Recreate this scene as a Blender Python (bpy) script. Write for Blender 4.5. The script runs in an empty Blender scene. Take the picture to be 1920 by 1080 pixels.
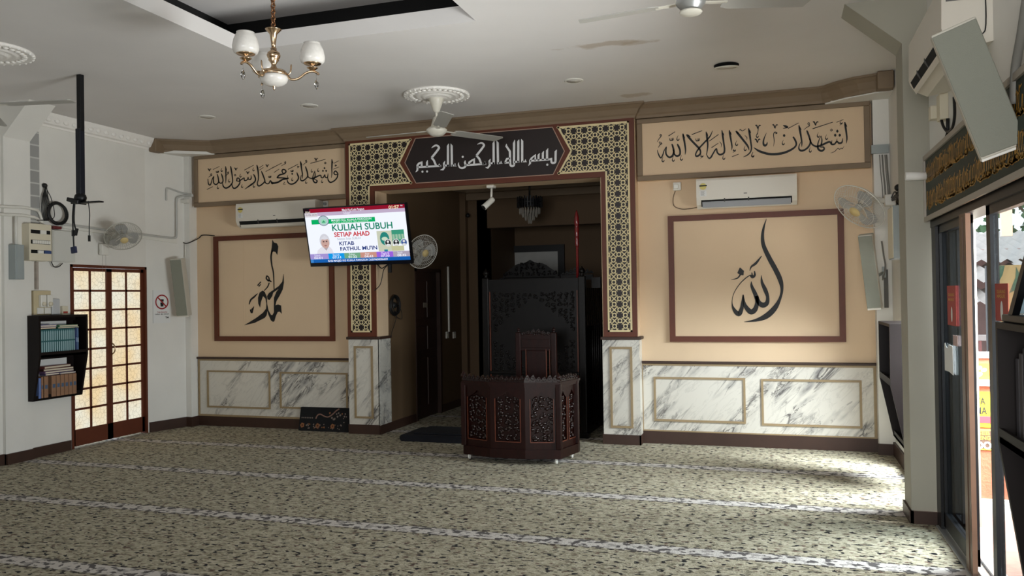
import bpy, bmesh, math, random
from mathutils import Vector, Matrix, Euler
random.seed(7)
SC = bpy.context.scene
COL = SC.collection
# ------------------------------------------------------------------ camera
FPX, YAW, PITCH, ROLL, EYE = 1531.0, -0.3137, 0.0104, -0.016, 1.5
cf = Vector((math.sin(YAW)*math.cos(PITCH), math.cos(YAW)*math.cos(PITCH), math.sin(PITCH)))
cr = Vector((math.cos(YAW), -math.sin(YAW), 0)); cu = cr.cross(cf)
CR = cr*math.cos(ROLL) + cu*math.sin(ROLL); CU = -cr*math.sin(ROLL) + cu*math.cos(ROLL)
cam_data = bpy.data.cameras.new('camera'); cam = bpy.data.objects.new('camera', cam_data); COL.objects.link(cam)
cam_data.sensor_width = 36; cam_data.lens = FPX/1920*36; cam_data.clip_start = .05; cam_data.clip_end = 200
m = Matrix((CR, CU, -cf)).transposed().to_4x4(); m.translation = (0, 0, EYE); cam.matrix_world = m
SC.camera = cam
# ------------------------------------------------------------------ exposure, sky, daylight
SC.view_settings.view_transform = 'Standard'; SC.view_settings.look = 'None'
SC.view_settings.gamma = 1; SC.view_settings.use_curve_mapping = False
SC.view_settings.exposure = 0.2
SC.cycles.max_bounces = 10; SC.cycles.diffuse_bounces = 6; SC.cycles.transparent_max_bounces = 16
SC.cycles.sample_clamp_indirect = 6; SC.cycles.caustics_reflective = False; SC.cycles.caustics_refractive = False
world = bpy.data.worlds.new('sky'); SC.world = world; world.use_nodes = True
wn = world.node_tree; bg = wn.nodes['Background']
bg.inputs[0].default_value = (.86, .93, 1, 1); bg.inputs[1].default_value = 1.5
def area(name, loc, target, sx, sy, watts, color=(1, 1, 1), spread=180):
    d = bpy.data.lights.new(name, 'AREA'); d.shape = 'RECTANGLE'; d.size = sx; d.size_y = sy
    d.energy = watts; d.color = color; d.spread = math.radians(spread)
    o = bpy.data.objects.new(name, d); COL.objects.link(o); o.location = loc
    o.rotation_euler = (Vector(target)-Vector(loc)).to_track_quat('-Z', 'Y').to_euler(); return o
# daylight through the sliding doors on the right and the tall window by the corner; front and rear lamps are added fill
area('daylight_door', (2.7, 3.3, .20), (-1.6, 4.0, 2.9), 3.4, 1.5, 370, (1, .985, .96), 105)
area('fill_light_front', (2.2, -1.0, 1.0), (-2.5, -.5, 2.2), 3.5, 1.6, 8, (.97, .98, 1))
area('daylight_corner_window', (2.0, 6.1, 2.0), (.0, 6.75, .0), 2.0, 1.6, 520, (.95, .98, 1), 98)
area('fill_light_rear', (-.6, -3.4, 1.6), (.1, 8.2, 1.9), 2.4, 1.6, 36, (1, .99, .97), 70)  # added fill from behind the camera, aimed at the end wall

# ------------------------------------------------------------------ pixel rays -> points on real surfaces
O = Vector((0, 0, EYE))
def ray(u, v): return cf + CR*((u-960)/FPX) + CU*((540-v)/FPX)
def wz(u, v, z=0.): d = ray(u, v); return O + d*((z-EYE)/d.z)
def wy(u, v, y): d = ray(u, v); return O + d*(y/d.y)
def wx(u, v, x): d = ray(u, v); return O + d*(x/d.x)

# ------------------------------------------------------------------ materials
def lin(c):
    f = lambda x: x/12.92 if x <= .04045 else ((x+.055)/1.055)**2.4
    return tuple(f(v/255.) for v in c) + (1,)
MATS = {}
def mat(name, rgb, rough=.6, metal=0., spec=.4, var=.0, vscale=8., bump=0., bscale=40., stretch=(1, 1, 1), alpha=None, coat=0.):
    if name in MATS: return MATS[name]
    mt = bpy.data.materials.new(name); mt.use_nodes = True; nt = mt.node_tree; N = nt.nodes; L = nt.links
    b = N['Principled BSDF']; b.inputs['Base Color'].default_value = lin(rgb); b.inputs['Roughness'].default_value = rough
    b.inputs['Metallic'].default_value = metal; b.inputs['Specular IOR Level'].default_value = spec
    b.inputs['Coat Weight'].default_value = coat
    if var or bump:
        tc = N.new('ShaderNodeTexCoord'); mp = N.new('ShaderNodeMapping'); mp.inputs['Scale'].default_value = stretch
        L.new(tc.outputs['Object'], mp.inputs['Vector'])
    if var:
        n = N.new('ShaderNodeTexNoise'); n.inputs['Scale'].default_value = vscale; n.inputs['Detail'].default_value = 5
        L.new(mp.outputs[0], n.inputs['Vector'])
        r = N.new('ShaderNodeMapRange'); r.inputs[1].default_value = .3; r.inputs[2].default_value = .7
        r.inputs[3].default_value = 1-var; r.inputs[4].default_value = 1+var*.6; L.new(n.outputs['Fac'], r.inputs[0])
        h = N.new('ShaderNodeHueSaturation'); h.inputs['Color'].default_value = lin(rgb); L.new(r.outputs[0], h.inputs['Value'])
        L.new(h.outputs[0], b.inputs['Base Color'])
    if bump:
        n2 = N.new('ShaderNodeTexNoise'); n2.inputs['Scale'].default_value = bscale; n2.inputs['Detail'].default_value = 4
        L.new(mp.outputs[0], n2.inputs['Vector'])
        bp = N.new('ShaderNodeBump'); bp.inputs['Strength'].default_value = bump; bp.inputs['Distance'].default_value = .01
        L.new(n2.outputs['Fac'], bp.inputs['Height']); L.new(bp.outputs[0], b.inputs['Normal'])
    MATS[name] = mt; return mt
def emit(name, rgb, strength=1.):
    if name in MATS: return MATS[name]
    mt = bpy.data.materials.new(name); mt.use_nodes = True; nt = mt.node_tree; nt.nodes.clear()
    e = nt.nodes.new('ShaderNodeEmission'); e.inputs[0].default_value = lin(rgb); e.inputs[1].default_value = strength
    o = nt.nodes.new('ShaderNodeOutputMaterial'); nt.links.new(e.outputs[0], o.inputs[0]); MATS[name] = mt; return mt
def tinted_glass(name, tint, gloss=.08, rough=.03):
    mt = bpy.data.materials.new(name); mt.use_nodes = True; nt = mt.node_tree; nt.nodes.clear(); L = nt.links
    t = nt.nodes.new('ShaderNodeBsdfTransparent'); t.inputs[0].default_value = tint + (1,)
    g = nt.nodes.new('ShaderNodeBsdfGlossy'); g.inputs['Roughness'].default_value = rough
    mx = nt.nodes.new('ShaderNodeMixShader'); mx.inputs[0].default_value = gloss
    o = nt.nodes.new('ShaderNodeOutputMaterial'); L.new(t.outputs[0], mx.inputs[1]); L.new(g.outputs[0], mx.inputs[2]); L.new(mx.outputs[0], o.inputs[0])
    MATS[name] = mt; return mt

M_white = mat('white_paint', (224, 222, 216), .7, var=.05, vscale=2.5, bump=.08, bscale=60)
M_pillar = mat('shade_toned_pillar_white', (158, 155, 142), .7, var=.05, vscale=2.5)  # white pillar, its shade put into a darker, greyer base colour
M_ceil = mat('ceiling_paint', (216, 213, 211), .75, var=.05, vscale=1.2)
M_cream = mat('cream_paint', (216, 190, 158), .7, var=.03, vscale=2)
M_trimtan = mat('tan_moulding', (126, 108, 87), .6, var=.05, vscale=6)
M_gold = mat('khaki_moulding', (150, 130, 98), .5, var=.06, vscale=20)
M_brownrail = mat('dark_brown_rail', (58, 40, 32), .5, var=.15, vscale=10)
M_frame = mat('red_brown_frame', (92, 43, 24), .5, var=.08, vscale=10)
M_skirt = mat('brown_skirting', (58, 38, 29), .5, var=.12, vscale=8)
M_black = mat('black_paint', (14, 14, 16), .5)
M_ink = mat('black_lettering', (12, 13, 15), .55)
M_lattice = mat('pale_gold_lattice', (222, 206, 162), .6, var=.06, vscale=14)
M_darkpanel = mat('dark_panel', (34, 24, 23), .45, var=.1, vscale=5)
M_silver = mat('silver_lettering', (226, 226, 228), .4, spec=.5)
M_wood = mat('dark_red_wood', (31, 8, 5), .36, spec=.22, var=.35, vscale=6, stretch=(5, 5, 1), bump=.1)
M_carved = mat('glossy_carved_wood', (26, 8, 6), .22, spec=.5)
M_woodlite = mat('worn_wood_edge', (88, 42, 26), .4, var=.3, vscale=10)
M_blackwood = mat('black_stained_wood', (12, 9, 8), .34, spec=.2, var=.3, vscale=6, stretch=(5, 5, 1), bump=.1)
M_espresso = mat('espresso_board', (20, 13, 12), .5, spec=.2, var=.15, vscale=8)
M_plastic = mat('white_plastic', (222, 220, 212), .4, spec=.5)
M_cream_pl = mat('cream_plastic', (214, 206, 184), .45)
M_grey_pl = mat('grey_box_enamel', (152, 160, 160), .45, var=.04)
M_speaker = mat('speaker_grey', (132, 134, 122), .6, bump=.25, bscale=400)
M_alu = mat('aluminium', (190, 192, 192), .35, metal=.7)
M_blackmetal = mat('black_metal', (16, 17, 20), .4, metal=.2)
M_cable = mat('black_cable', (22, 22, 22), .5)
M_gcable = mat('grey_cable', (120, 118, 112), .6)
M_brass = mat('polished_brass', (206, 178, 146), .24, metal=1.)
M_glassshade = mat('white_glass_shade', (224, 220, 214), .25, spec=.6, var=.08, vscale=30)
M_fan = mat('fan_cream', (206, 202, 190), .4, spec=.5)
M_fanblade = mat('fan_blade_grey', (168, 166, 160), .45)
M_plaster = mat('white_plaster', (236, 233, 228), .75, bump=.3, bscale=60)
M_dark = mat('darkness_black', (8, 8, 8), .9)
M_paper = mat('white_paper', (222, 222, 220), .7)
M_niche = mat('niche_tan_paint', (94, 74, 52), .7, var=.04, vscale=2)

def water_stains(mt, spots):
    """brown water marks with ragged edges at given places on the ceiling"""
    nt = mt.node_tree; N, L = nt.nodes, nt.links; b = N['Principled BSDF']; src = b.inputs['Base Color'].links[0].from_socket
    tc = N.new('ShaderNodeTexCoord'); ns = N.new('ShaderNodeTexNoise'); ns.inputs['Scale'].default_value = 7; ns.inputs['Detail'].default_value = 6; L.new(tc.outputs['Object'], ns.inputs['Vector'])
    for (x, y, sx, sy, k) in spots:
        mp = N.new('ShaderNodeMapping'); mp.vector_type = 'TEXTURE'; mp.inputs['Location'].default_value = (x, y, 3.4); mp.inputs['Scale'].default_value = (sx, sy, 1); L.new(tc.outputs['Object'], mp.inputs[0])
        ln = N.new('ShaderNodeVectorMath'); ln.operation = 'LENGTH'; L.new(mp.outputs[0], ln.inputs[0])
        ad = N.new('ShaderNodeMath'); ad.operation = 'MULTIPLY_ADD'; ad.inputs[1].default_value = 2.2; L.new(ns.outputs['Fac'], ad.inputs[0]); L.new(ln.outputs['Value'], ad.inputs[2])
        r = N.new('ShaderNodeMapRange'); r.inputs[1].default_value = 1.5; r.inputs[2].default_value = 1.85; r.inputs[3].default_value = k; r.inputs[4].default_value = 0; L.new(ad.outputs[0], r.inputs[0])
        mx = N.new('ShaderNodeMix'); mx.data_type = 'RGBA'; L.new(r.outputs[0], mx.inputs[0]); L.new(src, mx.inputs[6]); mx.inputs[7].default_value = lin((168, 150, 128)); src = mx.outputs[2]
    L.new(src, b.inputs['Base Color'])
_p, _q, _r = wz(1130, 84, 3.4), wz(1200, 80, 3.4), wz(1195, 178, 3.4)
water_stains(M_ceil, [(_p.x, _p.y, .38, .10, .6), (_q.x, _q.y, .22, .07, .5), (_r.x, _r.y, .30, .12, .55)])

def marble():
    mt = bpy.data.materials.new('white_veined_marble'); mt.use_nodes = True; nt = mt.node_tree; N = nt.nodes; L = nt.links
    b = N['Principled BSDF']; b.inputs['Roughness'].default_value = .3; b.inputs['Specular IOR Level'].default_value = .4
    tc = N.new('ShaderNodeTexCoord'); mp = N.new('ShaderNodeMapping')
    m0 = N.new('ShaderNodeMapping'); m0.inputs['Rotation'].default_value = (0, math.radians(47), 0); L.new(tc.outputs['Object'], m0.inputs['Vector'])
    mp.inputs['Scale'].default_value = (.62, 1.3, 2.3); L.new(m0.outputs[0], mp.inputs['Vector'])
    def vein(scale, dist, lo, hi, seed):
        mp2 = N.new('ShaderNodeVectorMath'); mp2.operation = 'ADD'; mp2.inputs[1].default_value = (seed, seed*2.1, seed*.7)
        L.new(mp.outputs[0], mp2.inputs[0])
        n = N.new('ShaderNodeTexNoise'); n.inputs['Scale'].default_value = scale; n.inputs['Detail'].default_value = 6
        n.inputs['Distortion'].default_value = dist; n.inputs['Roughness'].default_value = .6; L.new(mp2.outputs[0], n.inputs['Vector'])
        s = N.new('ShaderNodeMath'); s.operation = 'SUBTRACT'; s.inputs[1].default_value = .5; L.new(n.outputs['Fac'], s.inputs[0])
        a = N.new('ShaderNodeMath'); a.operation = 'ABSOLUTE'; L.new(s.outputs[0], a.inputs[0])
        r = N.new('ShaderNodeMapRange'); r.inputs[1].default_value = lo; r.inputs[2].default_value = hi
        r.inputs[3].default_value = 1; r.inputs[4].default_value = 0; L.new(a.outputs[0], r.inputs[0]); return r
    v1 = vein(1.9, 1.1, .0, .026, 3.1); v2 = vein(3.4, .9, 0, .018, 9.7)
    # cloudy grey bands that carry the veins
    bn = N.new('ShaderNodeTexNoise'); bn.inputs['Scale'].default_value = 2.3; bn.inputs['Detail'].default_value = 3; L.new(mp.outputs[0], bn.inputs['Vector'])
    br = N.new('ShaderNodeMapRange'); br.inputs[1].default_value = .48; br.inputs[2].default_value = .60; L.new(bn.outputs['Fac'], br.inputs[0])
    fn = N.new('ShaderNodeTexNoise'); fn.inputs['Scale'].default_value = 9; fn.inputs['Detail'].default_value = 6; L.new(mp.outputs[0], fn.inputs['Vector'])
    fr = N.new('ShaderNodeMapRange'); fr.inputs[1].default_value = .4; fr.inputs[2].default_value = .7; L.new(fn.outputs['Fac'], fr.inputs[0])
    mul = N.new('ShaderNodeMath'); mul.operation = 'MULTIPLY'; L.new(br.outputs[0], mul.inputs[0]); L.new(fr.outputs[0], mul.inputs[1])
    mg = N.new('ShaderNodeMath'); mg.operation = 'MULTIPLY_ADD'; mg.inputs[1].default_value = .85; mg.inputs[2].default_value = .14; L.new(br.outputs[0], mg.inputs[0])
    vs = N.new('ShaderNodeMath'); vs.operation = 'MAXIMUM'; L.new(v1.outputs[0], vs.inputs[0]); L.new(v2.outputs[0], vs.inputs[1])
    vm = N.new('ShaderNodeMath'); vm.operation = 'MULTIPLY'; L.new(vs.outputs[0], vm.inputs[0]); L.new(mg.outputs[0], vm.inputs[1])
    m1 = N.new('ShaderNodeMix'); m1.data_type = 'RGBA'; m1.inputs[6].default_value = lin((208, 204, 194)); m1.inputs[7].default_value = lin((128, 126, 124))
    L.new(mul.outputs[0], m1.inputs[0])
    m2 = N.new('ShaderNodeMix'); m2.data_type = 'RGBA'; m2.inputs[7].default_value = lin((66, 62, 62)); L.new(m1.outputs[2], m2.inputs[6]); L.new(vm.outputs[0], m2.inputs[0])
    L.new(m2.outputs[2], b.inputs['Base Color']); return mt
M_marble = marble()

def carpet():
    mt = bpy.data.materials.new('patterned_carpet'); mt.use_nodes = True; nt = mt.node_tree; N = nt.nodes; L = nt.links
    b = N['Principled BSDF']; b.inputs['Roughness'].default_value = .8; b.inputs['Specular IOR Level'].default_value = .12
    b.inputs['Sheen Weight'].default_value = .04; b.inputs['Sheen Roughness'].default_value = .4
    tc = N.new('ShaderNodeTexCoord'); sep = N.new('ShaderNodeSeparateXYZ'); L.new(tc.outputs['Object'], sep.inputs[0])
    def math1(op, a, bb=None, c=None):
        n = N.new('ShaderNodeMath'); n.operation = op
        for i, q in enumerate((a, bb, c)):
            if q is None: continue
            if isinstance(q, (int, float)): n.inputs[i].default_value = q
            else: L.new(q, n.inputs[i])
        return n.outputs[0]
    def noise(scale, det=3, sc=(1, 1, 1), off=0., rough=.5):
        mp = N.new('ShaderNodeMapping'); mp.inputs['Scale'].default_value = sc; mp.inputs['Location'].default_value = (off, off, 0)
        L.new(tc.outputs['Object'], mp.inputs[0]); n = N.new('ShaderNodeTexNoise'); n.inputs['Scale'].default_value = scale; n.inputs['Detail'].default_value = det
        n.inputs['Roughness'].default_value = rough; L.new(mp.outputs[0], n.inputs['Vector']); return n.outputs['Fac']
    def rng(x, a, c, lo=0, hi=1):
        r = N.new('ShaderNodeMapRange'); r.inputs[1].default_value = a; r.inputs[2].default_value = c; r.inputs[3].default_value = lo; r.inputs[4].default_value = hi
        L.new(x, r.inputs[0]); return r.outputs[0]
    def mix(f, a, c):
        n = N.new('ShaderNodeMix'); n.data_type = 'RGBA'
        if isinstance(f, float): n.inputs[0].default_value = f
        else: L.new(f, n.inputs[0])
        for k, q in ((6, a), (7, c)):
            if isinstance(q, tuple): n.inputs[k].default_value = lin(q)
            else: L.new(q, n.inputs[k])
        return n.outputs[2]
    base = mix(rng(noise(9, 4), .35, .65), (146, 139, 117), (177, 170, 148))
    base = mix(rng(noise(30, 3, (1, 1.6, 1), 5), .48, .62, 0, .55), base, (204, 196, 176))
    base = mix(rng(noise(20, 2, (1, 1.7, 1), 11), .55, .63, 0, .75), base, (96, 92, 76))
    base = mix(rng(noise(19, 2, (1, 1.7, 1), 21), .6, .64, 0, .8), base, (86, 58, 50))
    base = mix(rng(noise(20, 2, (1, 1.4, 1), 33), .60, .62, 0, 1), base, (20, 20, 24))
    # prayer-row borders across the room, every 1.18 m
    y = math1('ADD', sep.outputs[1], -3.667+1.18*10+.59)
    md = math1('MODULO', y, 1.18); d = math1('ABSOLUTE', math1('SUBTRACT', md, .59))
    band = rng(d, .062, .066, 1, 0)
    bandc = mix(rng(noise(18, 3, (1, 1.2, 1), 41), .5, .54, 0, .95), (200, 194, 188), (76, 72, 72))
    w = N.new('ShaderNodeTexWave'); w.bands_direction = 'X'; w.inputs['Scale'].default_value = 1.4; w.inputs['Distortion'].default_value = 5; w.inputs['Detail'].default_value = 1
    L.new(tc.outputs['Object'], w.inputs['Vector'])
    bandc = mix(rng(w.outputs['Fac'], .80, .9, 0, .5), bandc, (204, 198, 192))
    edge = math1('MULTIPLY', rng(d, .064, .068), rng(d, .084, .088, 1, 0))
    dash = rng(math1('MODULO', math1('ADD', sep.outputs[0], 100.), .07), .034, .038)
    col = mix(band, base, bandc)
    col = mix(math1('MULTIPLY', edge, math1('MULTIPLY_ADD', dash, .75, .2)), col, (52, 46, 46))
    L.new(col, b.inputs['Base Color'])
    bp = N.new('ShaderNodeBump'); bp.inputs['Strength'].default_value = .5; bp.inputs['Distance'].default_value = .012
    L.new(noise(90, 3), bp.inputs['Height']); L.new(bp.outputs[0], b.inputs['Normal']); return mt
M_carpet = carpet()

# ------------------------------------------------------------------ mesh builder
def align(d):
    return Vector(d).to_track_quat('Z', 'Y').to_matrix()
class MB:
    def __init__(s): s.b = bmesh.new()
    def quad(s, pts, smooth=False):
        vs = [s.b.verts.new(p) for p in pts]; f = s.b.faces.new(vs); f.smooth = smooth; return f
    def box(s, x0, x1, y0, y1, z0, z1, bev=0.):
        x0, x1 = min(x0, x1), max(x0, x1); y0, y1 = min(y0, y1), max(y0, y1); z0, z1 = min(z0, z1), max(z0, z1)
        return s.obox(((x0+x1)/2, (y0+y1)/2, (z0+z1)/2), (x1-x0, y1-y0, z1-z0), None, bev)
    def obox(s, c, size, R=None, bev=0.):
        t = bmesh.new(); bmesh.ops.create_cube(t, size=1)
        for v in t.verts: v.co = Vector((v.co.x*size[0], v.co.y*size[1], v.co.z*size[2]))
        if bev: bmesh.ops.bevel(t, geom=list(t.edges), offset=min(bev, min(size)*.45), segments=2, affect='EDGES', profile=.5)
        M = (R.to_4x4() if R else Matrix.Identity(4)); M.translation = Vector(c)
        return s.add(t, M)
    def add(s, t, M=None):
        mp = {}
        for v in t.verts: mp[v] = s.b.verts.new(M @ v.co if M else v.co)
        for f in t.faces:
            try: nf = s.b.faces.new([mp[v] for v in f.verts]); nf.smooth = f.smooth; nf.material_index = f.material_index
            except ValueError: pass
        t.free(); return s
    def tube(s, pts, r, seg=8, caps=True, smooth=True):
        pts = [Vector(p) for p in pts]; n = len(pts); rings = []
        rr = r if isinstance(r, (list, tuple)) else [r]*n
        up = None
        for i, p in enumerate(pts):
            d = (pts[min(i+1, n-1)] - pts[max(i-1, 0)])
            if d.length < 1e-9: d = Vector((0, 0, 1))
            d.normalize()
            if up is None:
                up = Vector((0, 0, 1)) if abs(d.z) < .9 else Vector((1, 0, 0))
            a = d.cross(up)
            if a.length < 1e-4: a = d.cross(Vector((0, 1, 0)))
            a.normalize(); c = a.cross(d).normalized(); up = c
            rings.append([s.b.verts.new(p + (a*math.cos(2*math.pi*k/seg) + c*math.sin(2*math.pi*k/seg))*rr[i]) for k in range(seg)])
        for i in range(n-1):
            for k in range(seg):
                f = s.b.faces.new((rings[i][k], rings[i][(k+1) % seg], rings[i+1][(k+1) % seg], rings[i+1][k])); f.smooth = smooth
        if caps:
            s.b.faces.new(rings[0][::-1]); s.b.faces.new(rings[-1])
        return s
    def lathe(s, prof, M=None, seg=24, smooth=True):
        # prof: (radius, z) pairs; M places it
        M = M or Matrix.Identity(4); rings = []
        for r, z in prof:
            rings.append([s.b.verts.new(M @ Vector((max(r, 1e-4)*math.cos(2*math.pi*k/seg), max(r, 1e-4)*math.sin(2*math.pi*k/seg), z))) for k in range(seg)])
        for i in range(len(prof)-1):
            for k in range(seg):
                f = s.b.faces.new((rings[i][k], rings[i][(k+1) % seg], rings[i+1][(k+1) % seg], rings[i+1][k])); f.smooth = smooth
        s.b.faces.new(rings[0][::-1]); s.b.faces.new(rings[-1]); return s
    def prism(s, poly, ext, smooth=False):
        # poly: 3D points of a planar outline; ext: extrusion vector
        ext = Vector(ext); a = [s.b.verts.new(p) for p in poly]; c = [s.b.verts.new(Vector(p)+ext) for p in poly]; n = len(a)
        f1 = s.b.faces.new(a); f2 = s.b.faces.new(c[::-1]); f1.smooth = f2.smooth = False
        for i in range(n):
            f = s.b.faces.new((a[i], c[i], c[(i+1) % n], a[(i+1) % n])); f.smooth = smooth
        if n > 4:
            f1.normal_update(); f2.normal_update(); bmesh.ops.triangulate(s.b, faces=[f1, f2])
        return s
    def sphere(s, c, r, seg=14, sc=(1, 1, 1)):
        t = bmesh.new(); bmesh.ops.create_uvsphere(t, u_segments=seg, v_segments=max(6, seg//2), radius=r)
        for f in t.faces: f.smooth = True
        M = Matrix.Translation(Vector(c)) @ Matrix.Diagonal((*sc, 1)); return s.add(t, M)
    def torus(s, c, R, r, axis=(0, 0, 1), seg=24, sub=6, arc=2*math.pi):
        A = align(axis); pts = []
        for k in range(seg+1):
            a = arc*k/seg; pts.append(Vector(c) + A @ Vector((R*math.cos(a), R*math.sin(a), 0)))
        return s.tube(pts, r, sub, caps=arc < 6.28)
def slot(mb, i):
    for f in mb.b.faces: f.material_index = i
    return mb.b
ORG = {}
def finish(mb, name, material, loc):
    bmesh.ops.recalc_face_normals(mb.b, faces=mb.b.faces)
    for v in mb.b.verts: v.co -= loc
    me = bpy.data.meshes.new(name); mb.b.to_mesh(me); mb.b.free()
    for q in (material if isinstance(material, list) else [material]): me.materials.append(q)
    o = bpy.data.objects.new(name, me); COL.objects.link(o); return o
def thing(name, label, cat, loc, group=None):
    o = bpy.data.objects.new(name, None); COL.objects.link(o); o.location = loc; ORG[o.name] = Vector(loc); o.empty_display_size = .1
    o['label'] = label; o['category'] = cat
    if group: o['group'] = group
    return o
def part(name, mb, material, parent, label=None, kind=None):
    # mesh given in world coordinates, stored relative to its thing's base point
    loc = ORG[parent.name]; o = finish(mb, name, material, loc); o.parent = parent; ORG[o.name] = loc
    if label: o['label'] = label
    if kind: o['kind'] = kind
    return o
def single(name, mb, material, label, cat, group=None, kind=None):
    vs = [v.co for v in mb.b.verts]
    mn = [min(v[i] for v in vs) for i in range(3)]; mx = [max(v[i] for v in vs) for i in range(3)]
    loc = Vector(((mn[0]+mx[0])/2, (mn[1]+mx[1])/2, mn[2]))
    o = finish(mb, name, material, loc); o.location = loc; ORG[o.name] = loc
    o['label'] = label; o['category'] = cat
    if group: o['group'] = group
    if kind: o['kind'] = kind
    return o
def struct(name, mb, material, label=None, cat=None, parent=None):
    loc = ORG[parent.name] if parent else Vector((0, 0, 0))
    o = finish(mb, name, material, loc); ORG[o.name] = loc
    if parent: o.parent = parent
    else:
        o['kind'] = 'structure'
        if label: o['label'] = label
        if cat: o['category'] = cat
    return o
def cr_spline(pts, n=8):
    P = [Vector(p) for p in pts]; out = []
    if len(P) < 3: return P
    for i in range(len(P)-1):
        p0 = P[max(i-1, 0)]; p1 = P[i]; p2 = P[i+1]; p3 = P[min(i+2, len(P)-1)]
        for k in range(n):
            t = k/n; out.append(.5*((2*p1)+(p2-p0)*t+(2*p0-5*p1+4*p2-p3)*t*t+(3*p1-p0-3*p2+p3)*t*t*t))
    out.append(P[-1]); return out
def text_mesh(mb, s, fn, height, x0, y0, width=None, bold=0.):
    """flat letters: glyph outline in text space; fn(x, y) -> 3D point; scaled to height (cap) and optionally to width"""
    cu_ = bpy.data.curves.new('t', 'FONT'); cu_.body = s; cu_.offset = bold; cu_.resolution_u = 3
    o = bpy.data.objects.new('t', cu_); COL.objects.link(o); bpy.context.view_layer.update()
    me = bpy.data.meshes.new_from_object(o.evaluated_get(bpy.context.evaluated_depsgraph_get()))
    xs = [v.co.x for v in me.vertices]
    if xs:
        a, c = min(xs), max(xs); k = height/.70; kx = (width/(c-a)) if width else k
        vs = [mb.b.verts.new(fn(x0+(v.co.x-a)*kx, y0+v.co.y*k)) for v in me.vertices]
        for p in me.polygons:
            try: mb.b.faces.new([vs[i] for i in p.vertices])
            except ValueError: pass
    bpy.data.objects.remove(o); bpy.data.curves.remove(cu_); bpy.data.meshes.remove(me)
# ================================================================== the room shell
XL, XR, XD, YB, ZC = -6.92, 1.0, .95, 8.28, 3.4
def sbox(name, mt, *bx, label=None, cat=None, parent=None, bev=0.):
    b = MB()
    for q in bx: b.box(*q, bev=bev)
    return struct(name, b, mt, label, cat, parent)
sbox('floor', M_carpet, (-7.3, .98, -3.3, 12.2, -.1, 0), label='patterned beige carpet floor with pale prayer-row borders', cat='floor')
TX0, TX1, TY0, TY1 = -3.87, -1.937, 3.2, 5.262
sbox('ceiling', M_ceil, (-7.3, TX0, -3.3, 8.6, ZC, ZC+.12), (TX1, 1.3, -3.3, 8.6, ZC, ZC+.12), (TX0, TX1, -3.3, TY0, ZC, ZC+.12), (TX0, TX1, TY1, 8.6, ZC, ZC+.12),
     label='off-white flat ceiling with a square recessed tray', cat='ceiling')
sbox('trim_1', M_ceil, (TX0-.4, TX1+.4, TY0-.4, TY1+.4, ZC+.36, ZC+.42), label='raised ceiling panel inside the recessed tray', cat='ceiling')
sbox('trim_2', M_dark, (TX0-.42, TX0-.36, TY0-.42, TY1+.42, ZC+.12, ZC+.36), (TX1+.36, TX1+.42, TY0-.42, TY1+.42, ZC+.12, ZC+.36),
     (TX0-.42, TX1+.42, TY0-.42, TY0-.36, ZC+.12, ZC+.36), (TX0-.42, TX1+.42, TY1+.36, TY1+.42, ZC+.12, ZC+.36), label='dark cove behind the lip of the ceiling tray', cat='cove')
# left wall with the pillar, the glazed door opening and the corner pier
DY0, DY1, DZ = 6.59, 7.655, 1.905
b = MB()
b.box(XL-.3, XL, -3.3, DY0, 0, ZC); b.box(XL-.3, XL, DY0, DY1, DZ, ZC)
b.prism([(XL-.3, DY1, 0), (XL, DY1, 0), (-6.79, 8.15, 0), (-6.715, 8.15, 0), (-6.715, 8.5, 0), (XL-.3, 8.5, 0)], (0, 0, ZC))
struct('wall_left', b, M_white, 'white side wall with a glazed double door', 'wall')
b = MB(); b.box(XL, XL+.035, 5.81, 6.10, 0, 3.08)
b.prism([(XL, 5.81, 3.08), (XL+.035, 5.81, 3.08), (XL+.36, 5.81, ZC), (XL, 5.81, ZC)], (0, .29, 0))
struct('trim_3', b, M_white, 'white pillar with sloping haunch on the side wall left', 'pillar')
# unpainted block strip just past the pillar
bk = bpy.data.materials.new('mottled_grey_blockwork'); bk.use_nodes = True
nb = bk.node_tree.nodes.new('ShaderNodeTexBrick'); nb.inputs['Color1'].default_value = lin((150, 150, 148)); nb.inputs['Color2'].default_value = lin((168, 168, 165)); nb.inputs['Mortar'].default_value = lin((196, 196, 192))
nb.inputs['Scale'].default_value = 4.; nb.inputs['Mortar Size'].default_value = .03; nb.inputs['Brick Width'].default_value = .5; nb.inputs['Row Height'].default_value = .5
tcb = bk.node_tree.nodes.new('ShaderNodeTexCoord'); mpb = bk.node_tree.nodes.new('ShaderNodeMapping'); mpb.inputs['Rotation'].default_value = (math.pi/2, 0, math.pi/2)
bk.node_tree.links.new(tcb.outputs['Object'], mpb.inputs[0]); bk.node_tree.links.new(mpb.outputs[0], nb.inputs['Vector']); bk.node_tree.links.new(nb.outputs[0], bk.node_tree.nodes['Principled BSDF'].inputs['Base Color'])
sbox('trim_4', bk, (XL, XL+.012, 6.10, 6.225, 2.0, 3.2), label='mottled grey unpainted strip beside the left pillar', cat='strip')
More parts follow.
